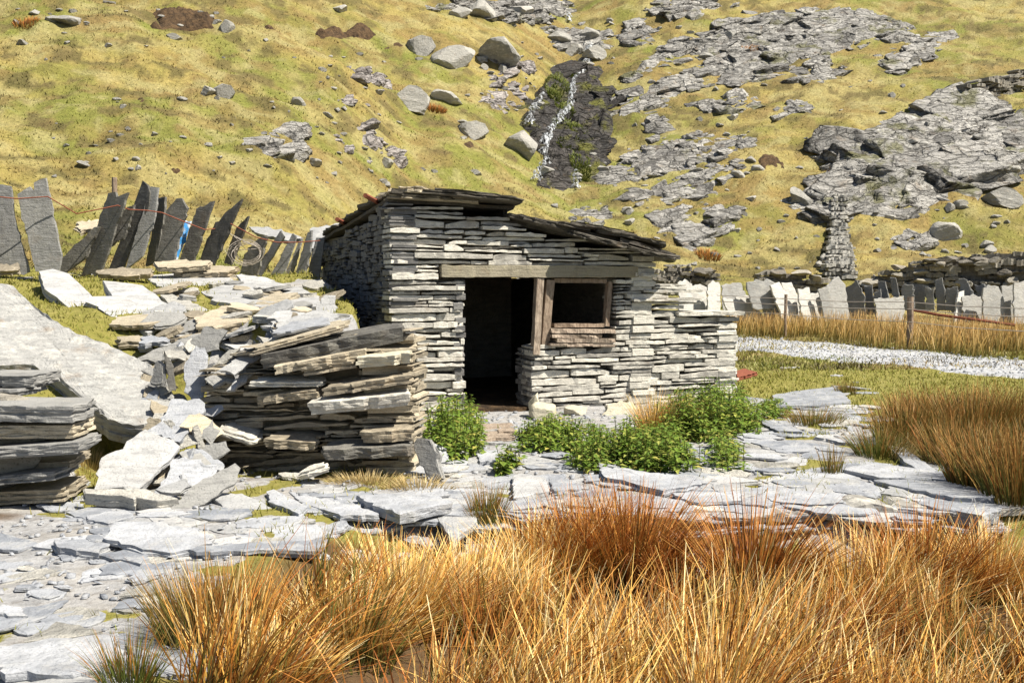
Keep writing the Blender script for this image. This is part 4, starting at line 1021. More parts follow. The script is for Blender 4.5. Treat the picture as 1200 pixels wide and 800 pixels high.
gs(ZB([(1020, 196), (1190, 155), (1212, 178), (1080, 212)]), 'bluish slab right of the plank shaped slab', t=.04)
gs(ZB([(935, 45), (962, 38), (1082, 100), (1052, 124), (950, 80)]), 'narrow pale slab right of the kite shaped slab', t=.05, z=.07)
gs(ZB([(1015, 45), (1192, 84), (1182, 118), (1090, 110)]), 'layered pale slab in front of the dry grass at the wall stump', t=.05)
gs(ZB([(-60, 592), (140, 572), (400, 546), (418, 655), (340, 668), (200, 684), (100, 672), (-60, 655)]), 'large rectangular blue grey slab in the bottom left corner', t=.10, z=.10)
gs(ZB([(120, 565), (200, 505), (330, 537), (240, 556)]), 'ribbed brownish slab above the bottom left rectangular slab', t=.04, mat=M_STONE)
gs(ZB([(100, 716), (280, 678), (412, 690), (420, 730), (90, 760)]), 'pale slab cut by the bottom edge of the photo', t=.06, mat=M_PALE)
gs(ZB([(-40, 520), (20, 470), (230, 430), (150, 488), (0, 530)]), 'flat slab sunk in the chippings at the left edge', t=.03, z=.03)
gs(ZB([(-40, 185), (40, 200), (130, 228), (60, 250), (-40, 245)]), 'flat bluish slab at the left edge below the soil', t=.05)
gs(ZB([(820, 192), (930, 200), (918, 222), (840, 218)]), 'small flat slab between the kite and the plank shaped slabs', t=.03)
gs(ZB([(300, 130), (440, 108), (470, 125), (330, 165)]), 'grey slab behind the left of the large bluish slab', t=.03, z=.04)
gs(ZB([(175,95),(280,70),(290,95),(230,115)]), 'thin slab in the grass below the slate stack', t=.03)
gs(ZM([(310, 50), (440, 46), (545, 52), (600, 70), (520, 88), (440, 106), (360, 80)]), 'dark edged slab in the middle of the yard', t=.10, z=.12)
gs(ZM([(165, 82), (310, 78), (382, 112), (260, 112)]), 'pale slab left of the dark edged slab', t=.06, z=.07)
gs(ZM([(110, 175), (270, 125), (284, 140), (242, 165), (150, 186)]), 'bluish pointed slab above the golden grass', t=.05)
gs(ZM([(535, 58), (640, 52), (672, 130), (602, 192), (565, 130)]), 'bright slab left of the green rush clump', t=.05, mat=M_PALE)
gs(Z6([(320, 290), (412, 288), (432, 340), (340, 337)]), 'bluish slab in front of the doorway', t=.04)
gs(Z6([(470, 388), (520, 380), (600, 402), (610, 450), (472, 472)]), 'pale raised slab right of the green rush clump', t=.12, z=.10, mat=M_PALE)
gs(Z6([(612, 400), (700, 408), (765, 440), (625, 450)]), 'bluish slab right of the pale raised slab', t=.06)
gs(Z6([(800, 335), (950, 368), (1192, 400), (1172, 430), (1060, 450), (940, 420), (820, 392)]), 'long bluish slab in front of the nettles', t=.06, z=.07)
gs(Z6([(515, 310), (642, 328), (602, 357), (500, 345)]), 'thin slab on the path to the door', t=.04, mat=M_PALE)
gs(Z6([(230, 352), (400, 335), (412, 356), (250, 377)]), 'thin grey slab in front of the left nettles', t=.04)
gs(Z8([(355, 180), (430, 165), (570, 150), (622, 200), (500, 212), (370, 215)]), 'large bluish slab pile top right of the nettles', t=.06, z=.10)
gs(Z8([(440, 205), (560, 210), (645, 222), (630, 234), (450, 228)]), 'thin slab under the front of that bluish pile', t=.05)
gs(Z8([(320, 258), (440, 288), (462, 302), (380, 300), (325, 275)]), 'narrow slab right of the nettles with a dark edge', t=.07, z=.09)
gs(Z8([(220, 310), (300, 303), (372, 330), (300, 346)]), 'rounded slab beside the nettles', t=.05)
gs(Z8([(60, 350), (150, 350), (156, 432), (60, 434)]), 'square bluish slab between two nettle clumps', t=.05)
gs(Z8([(590, 250), (642, 250), (668, 322), (620, 312)]), 'bluish slab behind the curved rush tuft', t=.05)
gs(Z8([(745, 350), (792, 350), (935, 450), (900, 466), (800, 400)]), 'long curb like slab pointing at the rush bank', t=.08, z=.10)
gs(Z8([(595, 425), (700, 405), (850, 425), (945, 440), (955, 462), (720, 452)]), 'wide flat slab below the brown litter', t=.10, z=.12)
gs(Z8([(690, 462), (840, 460), (960, 468), (1092, 500), (1104, 522), (960, 520), (820, 492)]), 'big slab with dark hollows at the right end of the platform', t=.12, z=.08)
gs(Z8([(820, 508), (1000, 530), (1120, 560), (1060, 580), (850, 545)]), 'lower long slab at the right end of the platform', t=.12, z=.04)
gs(Z8([(310, 460), (470, 448), (502, 480), (372, 502)]), 'pale flat slab in the middle of the right platform', t=.05, mat=M_PALE)
gs(Z8([(530, 480), (640, 460), (732, 490), (700, 522), (560, 500)]), 'bluish flat slab right of the middle platform slab', t=.06)
gs(Z8([(150, 470), (230, 465), (272, 490), (180, 502)]), 'pale slab left of the middle platform slab', t=.05, mat=M_PALE)
gs(Z8([(315, 422), (402, 430), (392, 446), (330, 440)]), 'small white slab below the little rush tuft', t=.04, mat=M_PALE)
gs(Z8([(330, 520), (600, 508), (604, 538), (480, 545), (350, 532)]), 'long thin slab on the front of the right platform', t=.07, z=.05)
gs(Z8([(0, 440), (100, 450), (150, 470), (60, 490), (-20, 480)]), 'wide slab behind the reddish rushes', t=.06)
gs(Z8([(20, 505), (240, 500), (250, 530), (100, 535)]), 'low slab on the platform front behind the reddish rushes', t=.06)
# filler slates
rg = np.random.default_rng(91)
def filler(n, box, Lr, area, mats, lift=.0):
    for k in range(n):
        px = rg.uniform(box[0], box[2]); py = rg.uniform(box[1], box[3]); c = cast(px, py); L = rg.uniform(*Lr)
        loose(c[0], c[1], c[2]+rg.uniform(lift, lift+.03), L, L*rg.uniform(.45, .8), rg.uniform(.014, .032), (rg.normal(0, .05), rg.normal(-.04, .05), 1), rg.uniform(-.5, .5),
              ('larger' if L > (Lr[0]+Lr[1])/2 else 'smaller')+' flat slate '+area, 'flat slates '+area, mats[k % len(mats)])
filler(32, (480, 548, 820, 618), (.2, .6), 'on the platform in front of the doorway', [M_SLAB, M_PALE, M_SLAB, M_STONE])
filler(42, (820, 545, 1165, 625), (.2, .6), 'on the right part of the platform', [M_SLAB, M_PALE, M_SLAB, M_STONE])
filler(28, (865, 455, 1040, 545), (.2, .65), 'between the nettles and the rush bank', [M_SLAB, M_SLAB, M_PALE, M_STONE])
filler(26, (50, 560, 480, 660), (.12, .4), 'in the yard below the wall stump', [M_SLAB, M_STONE, M_PALE])
filler(16, (0, 640, 240, 790), (.08, .28), 'in the chippings at the lower left', [M_SLAB, M_STONE, M_SLAB])
filler(10, (560, 505, 690, 548), (.15, .4), 'on the path to the door', [M_SLAB, M_PALE])
filler(6, (900, 425, 1040, 460), (.12, .3), 'in the turf beside the road', [M_PALE, M_STONE])
def flags(n, box, Lr, area, mats):
    for k in range(n):
        px = rg.uniform(box[0], box[2]); py = rg.uniform(box[1], box[3]); c = cast(px, py); L = rg.uniform(*Lr)
        loose(c[0], c[1], c[2]+.012, L, L*rg.uniform(.5, .75), .03, (rg.normal(0, .02), rg.normal(-.02, .02), 1), rg.uniform(-.5, .5), ('broad' if L > sum(Lr)/2 else 'medium')+' thin flag of slate sunk in the ground '+area, 'sunken flags '+area, mats[k % len(mats)], name='flagstone', cat='flagstone')
flags(26, (480, 545, 820, 610), (.5, .95), 'in front of the doorway', [M_SLAB, M_SLAB, M_PALE])
flags(30, (820, 545, 1150, 615), (.5, .95), 'on the right part of the platform', [M_SLAB, M_PALE, M_SLAB])
flags(22, (870, 460, 1030, 540), (.4, .9), 'between the nettles and the rush bank', [M_SLAB, M_SLAB, M_PALE])
flags(26, (60, 575, 500, 660), (.3, .7), 'in the yard below the wall stump', [M_SLAB, M_PALE, M_SLAB])
flags(22, (0, 650, 230, 790), (.25, .6), 'in the lower left corner', [M_SLAB, M_SLAB, M_STONE])
# retaining edge of the platform
edge = MB(); rng = np.random.default_rng(31)
wall(edge, (.1, 6.72), (4.0, 6.9), lambda s: -.42, lambda s: .0, (.05, .10), (.25, .8), .3, rng, tilt=.02, jit=.05, rough=.012)
tag(edge.build('retaining_edge', M_WALL), 'low stacked slate edge of the platform behind the tall golden rushes', 'retaining wall')

# ------------------------------------------------------------ slate fences
lf = thing('slate_fence', (-5.2, 13.6, 1.5), 'broken fence of tall dark leaning slate planks on the bank left of the hut', 'slate fence')
planks = [
 ([(-60, 90), (-25, 85), (-18, 250), (-20, 390), (-70, 390)], M_FENM, (.0, -1)), ([(-150, 110), (-110, 95), (-90, 250), (-85, 392), (-140, 392)], M_FEN, (-.2, -1)), ([(-230, 100), (-180, 90), (-165, 250), (-160, 394), (-215, 394)], M_FENM, (.0, -1)),
 ([(-12, 80), (40, 90), (50, 190), (100, 370), (102, 385), (-12, 390)], M_FENM, (.0, -1)), ([(60, 115), (105, 88), (120, 102), (118, 70), (160, 55), (172, 120), (216, 325), (205, 385), (125, 385)], M_FENM, (-.05, -1)),
 ([(175, 378), (330, 230), (352, 225), (300, 330), (230, 388)], M_FEN, (-.3, -.95)), ([(380, 105), (405, 105), (410, 122), (450, 105), (385, 300), (350, 395), (285, 398)], M_FEN, (-.5, -.85)),
 ([(500, 70), (520, 80), (525, 150), (430, 372), (380, 382)], M_FEN, (-.5, -.85)), ([(530, 82), (556, 88), (545, 190), (500, 330), (440, 378)], M_FENM, (-.3, -.9)),
 ([(555, 125), (580, 120), (575, 200), (545, 358), (510, 366)], M_FEN, (-.6, -.8)), ([(620, 130), (640, 125), (660, 160), (610, 350), (540, 362), (570, 190), (600, 150)], M_FEN, (-.4, -.9)),
 ([(690, 165), (750, 138), (700, 290), (680, 348), (630, 350)], M_FEN, (-.4, -.9)), ([(848, 132), (800, 250), (750, 362), (700, 345), (740, 240), (800, 170)], M_FEN, (-.5, -.85)),
 ([(875, 185), (840, 290), (810, 362), (785, 356), (830, 230)], M_FEN, (-.5, -.85)), ([(925, 255), (940, 260), (900, 412), (840, 395), (870, 300)], M_FEN, (-.5, -.85)),
 ([(985, 240), (1000, 260), (900, 425), (880, 410)], M_FENM, (-.5, -.85)), ([(1030, 245), (1042, 260), (990, 425), (940, 420)], M_FENM, (-.4, -.9)),
 ([(1052, 275), (1062, 265), (1020, 425), (990, 420)], M_STONE, (-.4, -.9)), ([(1080, 248), (1095, 240), (1095, 280), (1060, 450), (1025, 440)], M_FENM, (-.45, -.9)),
 ([(1112, 265), (1140, 265), (1115, 460), (1065, 450)], M_FENM, (-.3, -.95)), ([(395,190),(470,150),(440,260),(380,300)], M_FEN, (-.4,-.9))]
for i, (z, m, nn) in enumerate(planks):
    pp = Z3(z); cx = sum(p[0] for p in pp)/len(pp); Yd = 12.9+1.6*cx/380+.18*(i % 2)
    n = np.array((nn[0], nn[1], .10)); n /= np.linalg.norm(n); A = P(cx, sum(p[1] for p in pp)/len(pp), Yd)
    mb = MB(); slab_geo(mb, [on_plane(a, b, A, n) for a, b in pp], n, .035, np.random.default_rng(70+i), rough=.012, layers=2)
    mb.build('slate_plank', m, lf)
mb = MB()
wp = [(-10, 230), (20, 233), (56, 231), (90, 250), (138, 241), (152, 245), (172, 246), (190, 249), (215, 259), (240, 269), (252, 268)]
tube(mb, [P(a, b+.6*math.sin(a*.3), 12.75+1.6*a/380) for a, b in wp], .008, 5)
tube(mb, [P(a, b, 12.75+1.6*a/380) for a, b in [(270, 262), (300, 278), (325, 284), (350, 284), (375, 282)]], .008, 5)
mb.build('wire', M_RUST, lf)
mb = MB()
for k in range(7):
    r0 = rng.uniform(.14, .22); c = P(289+rng.uniform(-3, 3), 296+rng.uniform(-3, 3), 13.7); ph = rng.random()*6
    tube(mb, [c+np.array([r0*math.cos(t+ph)*1.1, .04*math.sin(3*t+ph)-.02*k, r0*math.sin(t+ph)*.85]) for t in np.linspace(0, 6.0, 26)], .004, 4)
for k in range(5):
    c = P(280, 290, 13.7); tube(mb, [c, c+np.array([rng.uniform(-.25, .1), -.05, rng.uniform(-.05, .25)]), c+np.array([rng.uniform(-.1, .3), 0, rng.uniform(-.3, 0)])], .004, 4)
tag(mb.build('wire_coil', M_WIRE), 'tangled coil of pale wire hanging on the leaning slates', 'wire coil')
tag(slab_px(Z3([(650, 212), (672, 212), (655, 255), (640, 300), (622, 345), (615, 342), (630, 290), (640, 235)]), '', n=(.1, -.95, .2), Y=14.2, t=.02, mat=M_BAG, name='plastic_sack'), 'blue and white plastic sack caught between two dark slate planks', 'plastic sack')
mb = MB(); a = P(134, 208, 13.8); b = P(135, 262, 13.8); tube(mb, [a, (a+b)/2, b], .038, 8); tag(mb.build('wooden_post', M_WOOD), 'short pale round post behind the split topped slate plank', 'post')
# slates lying at the foot of the fence
for k, (z, lb) in enumerate([([(345, 380), (420, 370), (530, 375), (525, 392), (440, 400), (350, 392)], 'brown flat slate at the foot of the dark leaning planks'), ([(545, 350), (640, 342), (745, 345), (740, 362), (620, 372), (550, 368)], 'brown flat slate at the foot of the rounded plank'), ([(600, 372), (720, 362), (845, 365), (800, 388), (640, 395)], 'second flat slate stacked below the rounded plank'), ([(0, 355), (60, 360), (60, 378), (0, 380)], 'dark flat slate at the foot of the leftmost plank'), ([(800, 395), (865, 392), (870, 412), (810, 415)], 'small dark slate below the wire coil'), ([(880, 228), (940, 228), (1000, 245), (1060, 262), (1010, 275), (900, 245)], 'pale slab lying behind the planks beyond the wire coil'), ([(1090, 235), (1190, 215), (1195, 240), (1130, 300), (1095, 300)], 'pale slab between the planks and the hut side wall'), ([(270,210),(345,200),(350,225),(280,245)], 'brown rock behind the fallen plank')]):
    slab_px(Z3(z), lb, n=(0, -.45, .9), Y=12.9+1.6*Z3(z)[0][0]/380+(.9 if k > 4 else -.35), t=.07, mat=[M_RUB, M_RUB, M_RUB, M_RUB, M_RUB, M_PALE, M_PALE, M_RUB][k], group='slates around the leaning fence', rough=.02, layers=3)
# right fence
rf = thing('slate_fence', (8, 29.5, 0), 'row of upright slate planks, white to dark grey, behind the road', 'slate fence')
RP = [([(45,150),(65,140),(85,155),(92,255),(50,255)],1),([(92,162),(115,155),(135,165),(135,255),(95,255)],1),([(145,155),(160,142),(180,155),(180,255),(145,255)],1),
([(195,160),(225,148),(250,152),(268,195),(260,250),(200,250)],2),([(200,202),(238,202),(285,290),(280,310),(240,310)],1),([(245,200),(285,195),(335,280),(335,310),(290,310)],1),([(283,150),(340,138),(380,160),(388,240),(300,230)],2),
([(308,168),(345,158),(388,280),(350,300)],1),([(360,160),(385,150),(420,220),(445,285),(400,290)],1),([(398,152),(425,150),(462,240),(475,290),(430,295)],1),([(448,172),(480,165),(492,285),(465,290)],1),
([(488,186),(515,180),(532,285),(500,290)],1),([(518,172),(545,165),(568,270),(535,275)],2),([(548,162),(580,130),(597,150),(614,280),(575,280)],2),([(605,170),(640,145),(660,190),(665,270),(620,270)],3),
([(668,165),(690,160),(697,250),(672,250)],3),([(700,185),(718,175),(725,270),(702,270)],3),([(714,150),(735,148),(752,240),(727,240)],3),([(755,135),(770,132),(788,240),(767,240)],3),([(708,205),(790,195),(792,280),(715,280)],2),
([(795,160),(825,155),(828,240),(798,240)],3),([(830,162),(865,155),(870,240),(835,240)],3),([(872,165),(895,172),(897,240),(872,240)],3),([(905,142),(925,133),(937,240),(910,240)],3),([(940,172),(975,165),(982,240),(940,240)],3),
([(982,185),(998,175),(1000,300),(968,305)],1),([(985,138),(1008,140),(1030,195),(1005,230)],3),([(1000,197),(1030,190),(1062,197),(1067,285),(1005,285)],2),([(1070,168),(1092,158),(1112,165),(1127,200),(1132,295),(1070,290)],2),
([(1130,162),(1165,155),(1172,290),(1132,290)],2),([(1172,152),(1215,140),(1220,285),(1172,285)],2),([(1040,160),(1065,155),(1070,200),(1045,200)],3)]
for i, (z, c) in enumerate(RP):
    pp = Z7(z); cx = sum(p[0] for p in pp)/len(pp); cy = sum(p[1] for p in pp)/len(pp); pp = [(cx+(a_-cx)*1.2, b_-(1.5 if b_ < cy else 0)) for a_, b_ in pp]
    n = {1: (.45, -.85, .15), 2: (.25, -.95, .08), 3: (-.5, -.86, .02)}[c]; A = P(cx, cy, 29.2-.8*(cx-800)/400+.3*(i % 2)+(.6 if c == 3 else 0))
    n = np.array(n)/np.linalg.norm(n); mb = MB(); slab_geo(mb, [on_plane(a, b, A, n) for a, b in pp], n, .06, np.random.default_rng(170+i), rough=.02, layers=1)
    mb.build('slate_plank', {1: M_FENL, 2: M_FENG, 3: M_FENM}[c], rf)
# wire fence in front
wfn = thing('wire_fence', (7.5, 23, 0), 'old wire fence with two grey wooden posts beside the road', 'wire fence')
def post(px, yt, yb, Y, r, lean=0):
    mb = MB(); a = P(px, yb+6, Y); b = P(px+lean, yt, Y); rngp = np.random.default_rng(int(px)); tube(mb, [a+(b-a)*t+rngp.normal(0, .006, 3) for t in np.linspace(0, 1, 6)], r, 8)
    mb.build('post', M_WOOD if r > .04 else M_RUST, wfn)
post(1066, 348, 410, 22.1, .075, 1); post(920, 345, 388, 25.5, .041, 1)
mb = MB()
for dy0, dy1, dy2 in ((357, 362, 372), (368, 377, 389), (350, 354, 362)):
    tube(mb, [P(840, dy0-4, 28), P(920, dy0, 25.45), P(990, (dy0+dy1)/2+1.5, 24.), P(1066, dy1, 22.0), P(1130, (dy1+dy2)/2+1, 20.6), P(1215, dy2, 19.2)], .009, 4)
mb.build('wire', M_WIRE, wfn)
mb = MB(); tube(mb, [P(1069, 363, 23), P(1100, 369, 22.5), P(1140, 374, 22), P(1190, 381, 21.6)], .035, 6); tag(mb.build('rusty_pipe', M_RUST), 'thin rusty pipe hanging behind the grey fence post', 'pipe')
tag(slab_px(Z7([(236, 440), (262, 432), (312, 445), (240, 465)]), '', n=(.05, -.2, .97), Y=14.2, t=.05, mat=M_RUST, name='rusty_plate'), 'rusty red iron plate on the turf beside the low end of the hut', 'iron plate')

# far dry stone walls
def farwall(px0, px1, Y0, Y1, topf, label, hr, lr, boulders=0, seed=0, depth=.5, basez=None, mis=.03):
    rng = np.random.default_rng(seed); a = P(px0, 330, Y0)[:2]; b = P(px1, 330, Y1)[:2]; L = np.linalg.norm(b-a)
    def top(s):
        f = s/L; px = px0+(px1-px0)*f; return P(px, topf(px), Y0+(Y1-Y0)*f)[2]+.08*math.sin(s*2.1)
    mb = MB(); g = lambda s: float(H(a[0]+(b[0]-a[0])*s/L, a[1]+(b[1]-a[1])*s/L))
    wall(mb, a, b, g, top, hr, lr, depth, rng, tilt=.10, jit=.10, rough=.025, gap=.01, missing=mis, wave=.05)
    for k in range(boulders):
        s = rng.uniform(.05, .98)*L; z = rng.uniform(g(s), top(s)); p = a+(b-a)*s/L
        rock_geo(mb, (p[0], p[1]-.03, z), (rng.uniform(.2, .42), .25, rng.uniform(.1, .2)), rng, 10, tone=rng.uniform(.75, .98))
    e = (b-a)/L; nn = np.array([-e[1], e[0]])
    for k in range(int(L/.5)):
        s0 = k*.5; s1 = min(L, s0+.5); V = []
        for s in (s0, s1-.002):
            for q in (.12, depth):
                for z in (g(s)-.3, min(top(s0), top(s1))-.12): V.append((a[0]+e[0]*s+nn[0]*q, a[1]+e[1]*s+nn[1]*q, z))
        mb.add(V, [(0, 1, 3, 2), (4, 6, 7, 5), (0, 4, 5, 1), (2, 3, 7, 6), (0, 2, 6, 4), (1, 5, 7, 3)], .05)
    tag(mb.build('stone_wall', M_FAR), label, 'drystone wall', 'drystone walls beyond the road')
farwall(1002, 1260, 33.5, 31.0, lambda x: np.interp(x, [1002, 1045, 1080, 1135, 1200, 1260], [327, 315, 302, 299, 290, 284]), 'tumbled drystone wall with big pale boulders at the right edge', (.10, .22), (.3, .9), 26, 3)
farwall(764, 845, 32.5, 32.5, lambda x: np.interp(x, [764, 780, 800, 845], [318, 311, 312, 319]), 'short low dark slate wall just right of the roof overhang', (.08, .16), (.3, .8), 2, 4)
farwall(888, 972, 33, 33, lambda x: np.interp(x, [888, 905, 920, 972], [321, 315, 319, 323]), 'low dark slate wall left of the foot of the uphill wall', (.10, .2), (.5, 1.1), 3, 6)
# wall that climbs the hill
mb = MB(); rng = np.random.default_rng(14)
a = cast(985, 328); b = cast(984, 238); n = int(np.linalg.norm((b-a)[:2])/.28)
for k in range(n):
    for lay in range(5):
        f = k/n; p = a+(b-a)*f; z = float(H(p[0], p[1]))+lay*.13-.1
        wdt = rng.uniform(.6, .95)*(1-.05*lay)*(1.5-.7*f); 
        for hh in range(2):
            s = -wdt/2+hh*wdt/2+rng.uniform(-.08, .08)
            stone_block(mb, np.array([p[0]+s, p[1]+rng.uniform(-.08, .08), z]), np.array([1, rng.normal(0, .1), rng.normal(0, .06)]), np.array([0, 1, 0.]), np.array([0, 0, 1.]), wdt/2*rng.uniform(.8, 1.1), rng.uniform(.08, .14), .33, rng, rough=.02)
tag(mb.build('stone_wall', M_STONE), 'narrow drystone wall climbing the slope to the largest crag', 'drystone wall', 'drystone walls beyond the road')
mb = MB(); a = cast(1128, 128); b = cast(1235, 96); L = np.linalg.norm((b-a)[:2])
wall(mb, a[:2], b[:2], lambda s: float(H(a[0]+(b[0]-a[0])*s/L, a[1]+(b[1]-a[1])*s/L)), lambda s: float(H(a[0]+(b[0]-a[0])*s/L, a[1]+(b[1]-a[1])*s/L))+.95+.2*math.sin(s*3), (.12, .24), (.3, .9), .6, rng, tilt=.15, jit=.1, rough=.03, gap=.012)
tag(mb.build('stone_wall', M_FAR), 'dark drystone wall high on the slope at the right edge', 'drystone wall', 'drystone walls beyond the road')

# ------------------------------------------------------------ plants
def blades(base, h, lean, w, rng, c0, c1, c2, curve=.25, seg=4):
    """base (N,3), h (N,), lean (N,2) tip offset as a fraction of h; colours base/mid/tip (N,3)"""
    N = len(base); t = np.linspace(0, 1, seg+1)
    yaw = rng.uniform(0, np.pi, N); side = np.stack([np.cos(yaw), np.sin(yaw)*.6, 0*yaw], 1)
    V = np.zeros((N, seg+1, 2, 3)); Cc = np.zeros((N, seg+1, 2, 3))
    for i, q in enumerate(t):
        ofs = lean*(q*(1-curve)+curve*q*q)[..., None] if False else lean*(q*(1-curve)+curve*q**2.2)
        c = base.copy(); c[:, 0] += ofs[:, 0]*h; c[:, 1] += ofs[:, 1]*h; c[:, 2] += h*q*np.sqrt(np.clip(1-.5*(lean**2).sum(1)*q, .2, 1))
        ww = (w*(1-.85*q**1.6))[:, None]
        V[:, i, 0] = c-side*ww/2; V[:, i, 1] = c+side*ww/2
        col = np.where(q < .5, c0+(c1-c0)*min(1, q*2), c1+(c2-c1)*max(0, q*2-1)); Cc[:, i, :] = col[:, None, :]
    idx = np.arange(N*(seg+1)*2).reshape(N, seg+1, 2)
    f = np.stack([idx[:, :-1, 0], idx[:, :-1, 1], idx[:, 1:, 1], idx[:, 1:, 0]], -1).reshape(-1, 4)
    return V.reshape(-1, 3), f, Cc.reshape(-1, 3)
PAL = {
 'gold': (np.array([[.14, .07, .015], [.08, .08, .016], [.20, .11, .025]]), np.array([[.78, .44, .09], [.86, .58, .17], [.60, .25, .04], [.90, .70, .30], [.22, .08, .015], [.20, .17, .03], [.80, .50, .12]]), np.array([[.94, .66, .22], [.72, .34, .07], [.95, .82, .48]])),
 'bank': (np.array([[.035, .05, .01], [.05, .06, .012]]), np.array([[.07, .09, .016], [.10, .11, .02], [.16, .09, .02], [.30, .12, .028], [.36, .22, .06]]), np.array([[.42, .17, .04], [.54, .30, .09], [.22, .12, .03], [.14, .12, .025]])),
 'red': (np.array([[.07, .065, .015], [.10, .04, .01]]), np.array([[.30, .10, .018], [.44, .16, .03], [.14, .045, .01], [.12, .11, .02], [.66, .32, .07]]), np.array([[.54, .20, .04], [.70, .36, .09], [.28, .09, .02]])),
 'green': (np.array([[.05, .07, .012], [.07, .09, .015]]), np.array([[.10, .13, .02], [.15, .16, .028], [.08, .10, .018], [.34, .15, .035]]), np.array([[.42, .20, .05], [.28, .14, .035], [.16, .15, .03]])),
 'mix': (np.array([[.05, .065, .012], [.08, .08, .018]]), np.array([[.12, .14, .025], [.09, .11, .02], [.20, .12, .025], [.34, .16, .04], [.10, .10, .02], [.42, .28, .09]]), np.array([[.30, .16, .04], [.46, .30, .10], [.16, .13, .03]])),
 'moss': (np.array([[.05, .065, .01]]), np.array([[.09, .12, .015], [.16, .18, .025], [.06, .08, .01]]), np.array([[.14, .17, .02], [.20, .20, .03]])),
 'far': (np.array([[.10, .11, .02], [.15, .12, .025]]), np.array([[.44, .26, .07], [.56, .38, .13], [.26, .19, .05]]), np.array([[.72, .46, .17], [.80, .58, .28], [.50, .26, .08]])),
 'turf': (np.array([[.13, .13, .02], [.18, .16, .028]]), np.array([[.21, .195, .04], [.31, .25, .07], [.38, .30, .11]]), np.array([[.32, .32, .06], [.43, .37, .12], [.25, .28, .04]])),
 'dry': (np.array([[.25, .19, .08]]), np.array([[.50, .38, .17], [.42, .28, .10], [.62, .50, .26]]), np.array([[.66, .54, .30], [.5, .36, .15]]))}
def pal(name, N, rng):
    o = []
    for a in PAL[name]: o.append(a[rng.integers(len(a), size=N)]*rng.uniform(.75, 1.2, (N, 1)))
    return o
def place(x, y): return np.stack([x, y, look(GZ, x, y)], 1)
def tuss(px, py, h, r, n, palname, label, lean=(.1, 0), spread=.55, w=.006, seed=0, name='rush_tussock', group=None, ry=None, kind=None, full=False):
    rng = np.random.default_rng(seed+int(px*3+py)); c = cast(px, py); a = rng.uniform(0, 6.283, n); q = np.sqrt(rng.random(n))
    ry = ry or r*.8; bx = c[0]+r*.75*q*np.cos(a); by = c[1]+ry*.75*q*np.sin(a); base = place(bx, by); base[:, 2] = look(GF[-1], bx, by)+.03 if full else base[:, 2]-.02
    hh = h*rng.uniform(.55, 1.05, n)*(1-.25*q)
    le = np.stack([np.cos(a)*q*spread+rng.normal(lean[0], .13, n), np.sin(a)*q*spread+rng.normal(lean[1], .13, n)], 1)
    v, f, cc = blades(base, hh, le, rng.uniform(.6, 1.3, n)*w, rng, *pal(palname, n, rng), curve=.35)
    o = mk(name, v, f, M_BLADE, col=cc); tag(o, label, 'rush clump', group or 'rush clumps'); return o
tuss(570, 618, .36, .13, 420, 'green', 'small dense green rush clump with orange tips on the paving', lean=(0, 0), spread=.45)
tuss(238, 752, .42, .25, 1100, 'mix', 'dark green and rust rush clump at the lower left beside the slabs', lean=(.02, 0), spread=.5)
tuss(272, 748, .42, .17, 600, 'red', 'rusty rush clump touching the lower left green one', lean=(.08, 0))
tuss(152, 800, .30, .13, 200, 'green', 'thin green rush tuft at the bottom left', lean=(-.02, 0), spread=.6)
tuss(955, 498, .30, .36, 520, 'mix', 'low dark rush clump right of the nettles', lean=(.05, 0), spread=.8)
tuss(1030, 535, .42, .26, 500, 'green', 'curved green rush tuft on the right platform', lean=(.05, 0), spread=.9)
tuss(976, 556, .32, .11, 130, 'mix', 'tiny upright rush tuft on the right platform', lean=(0, 0), spread=.3)
tuss(991, 462, .28, .17, 240, 'mix', 'small dark rush clump on the turf by the road', lean=(0, 0), spread=.4)
tuss(770, 508, .56, .24, 620, 'gold', 'brown rush clump growing out of the nettles', lean=(.1, 0), spread=.7)
tuss(800, 500, .42, .20, 240, 'red', 'orange tipped rush clump at the right of the nettles clump', lean=(.15, 0), spread=.7)
for k, (px, py, h, r, n, pn, lb) in enumerate([
 (1070, 520, .55, .45, 900, 'bank', 'leftmost clump of the big rush bank on the right'), (1105, 505, .6, .45, 900, 'bank', 'brown green clump at the back of the big rush bank'), (1150, 520, .70, .5, 1200, 'bank', 'green brown clump in the middle of the big rush bank'),
 (1200, 515, .68, .5, 1000, 'bank', 'rusty clump at the right edge of the photo, rear'), (1165, 575, .62, .42, 1300, 'bank', 'dark green clump at the front of the big rush bank'), (1205, 590, .66, .4, 1000, 'bank', 'tall clump at the right edge of the photo, front'),
 (1125, 545, .55, .38, 800, 'bank', 'green clump beside the dry flattened grass'), (1235, 555, .6, .5, 700, 'bank', 'clump cut by the right edge of the photo'), (1300, 520, .65, .5, 600, 'bank', 'clump just outside the right edge of the photo'), (1060, 490, .4, .3, 400, 'bank', 'small clump behind the big rush bank')]):
    tuss(px, py, h, r, n, pn, lb, lean=(.10, 0), spread=.55, w=.009, group='clumps of the rush bank on the right')
for k, (x, y, w_) in enumerate([(655,112,.9),(662,140,.7),(668,165,1.1),(648,122,.5),(664,180,.8),(680,205,.6),(672,95,.5)]):
    tuss(x, y, .16, w_, 900, 'moss', ['moss beside the head of the main fall', 'moss right of the middle of the main fall', 'largest green moss patch on the wet rock', 'small moss patch left of the main fall', 'moss at the lower right of the wet rock', 'moss beside the thin trickle', 'topmost little moss patch on the wet rock'][k], spread=.8, w=.05, name='moss_patch', group='moss on the wet rock', full=True, ry=w_*1.6)
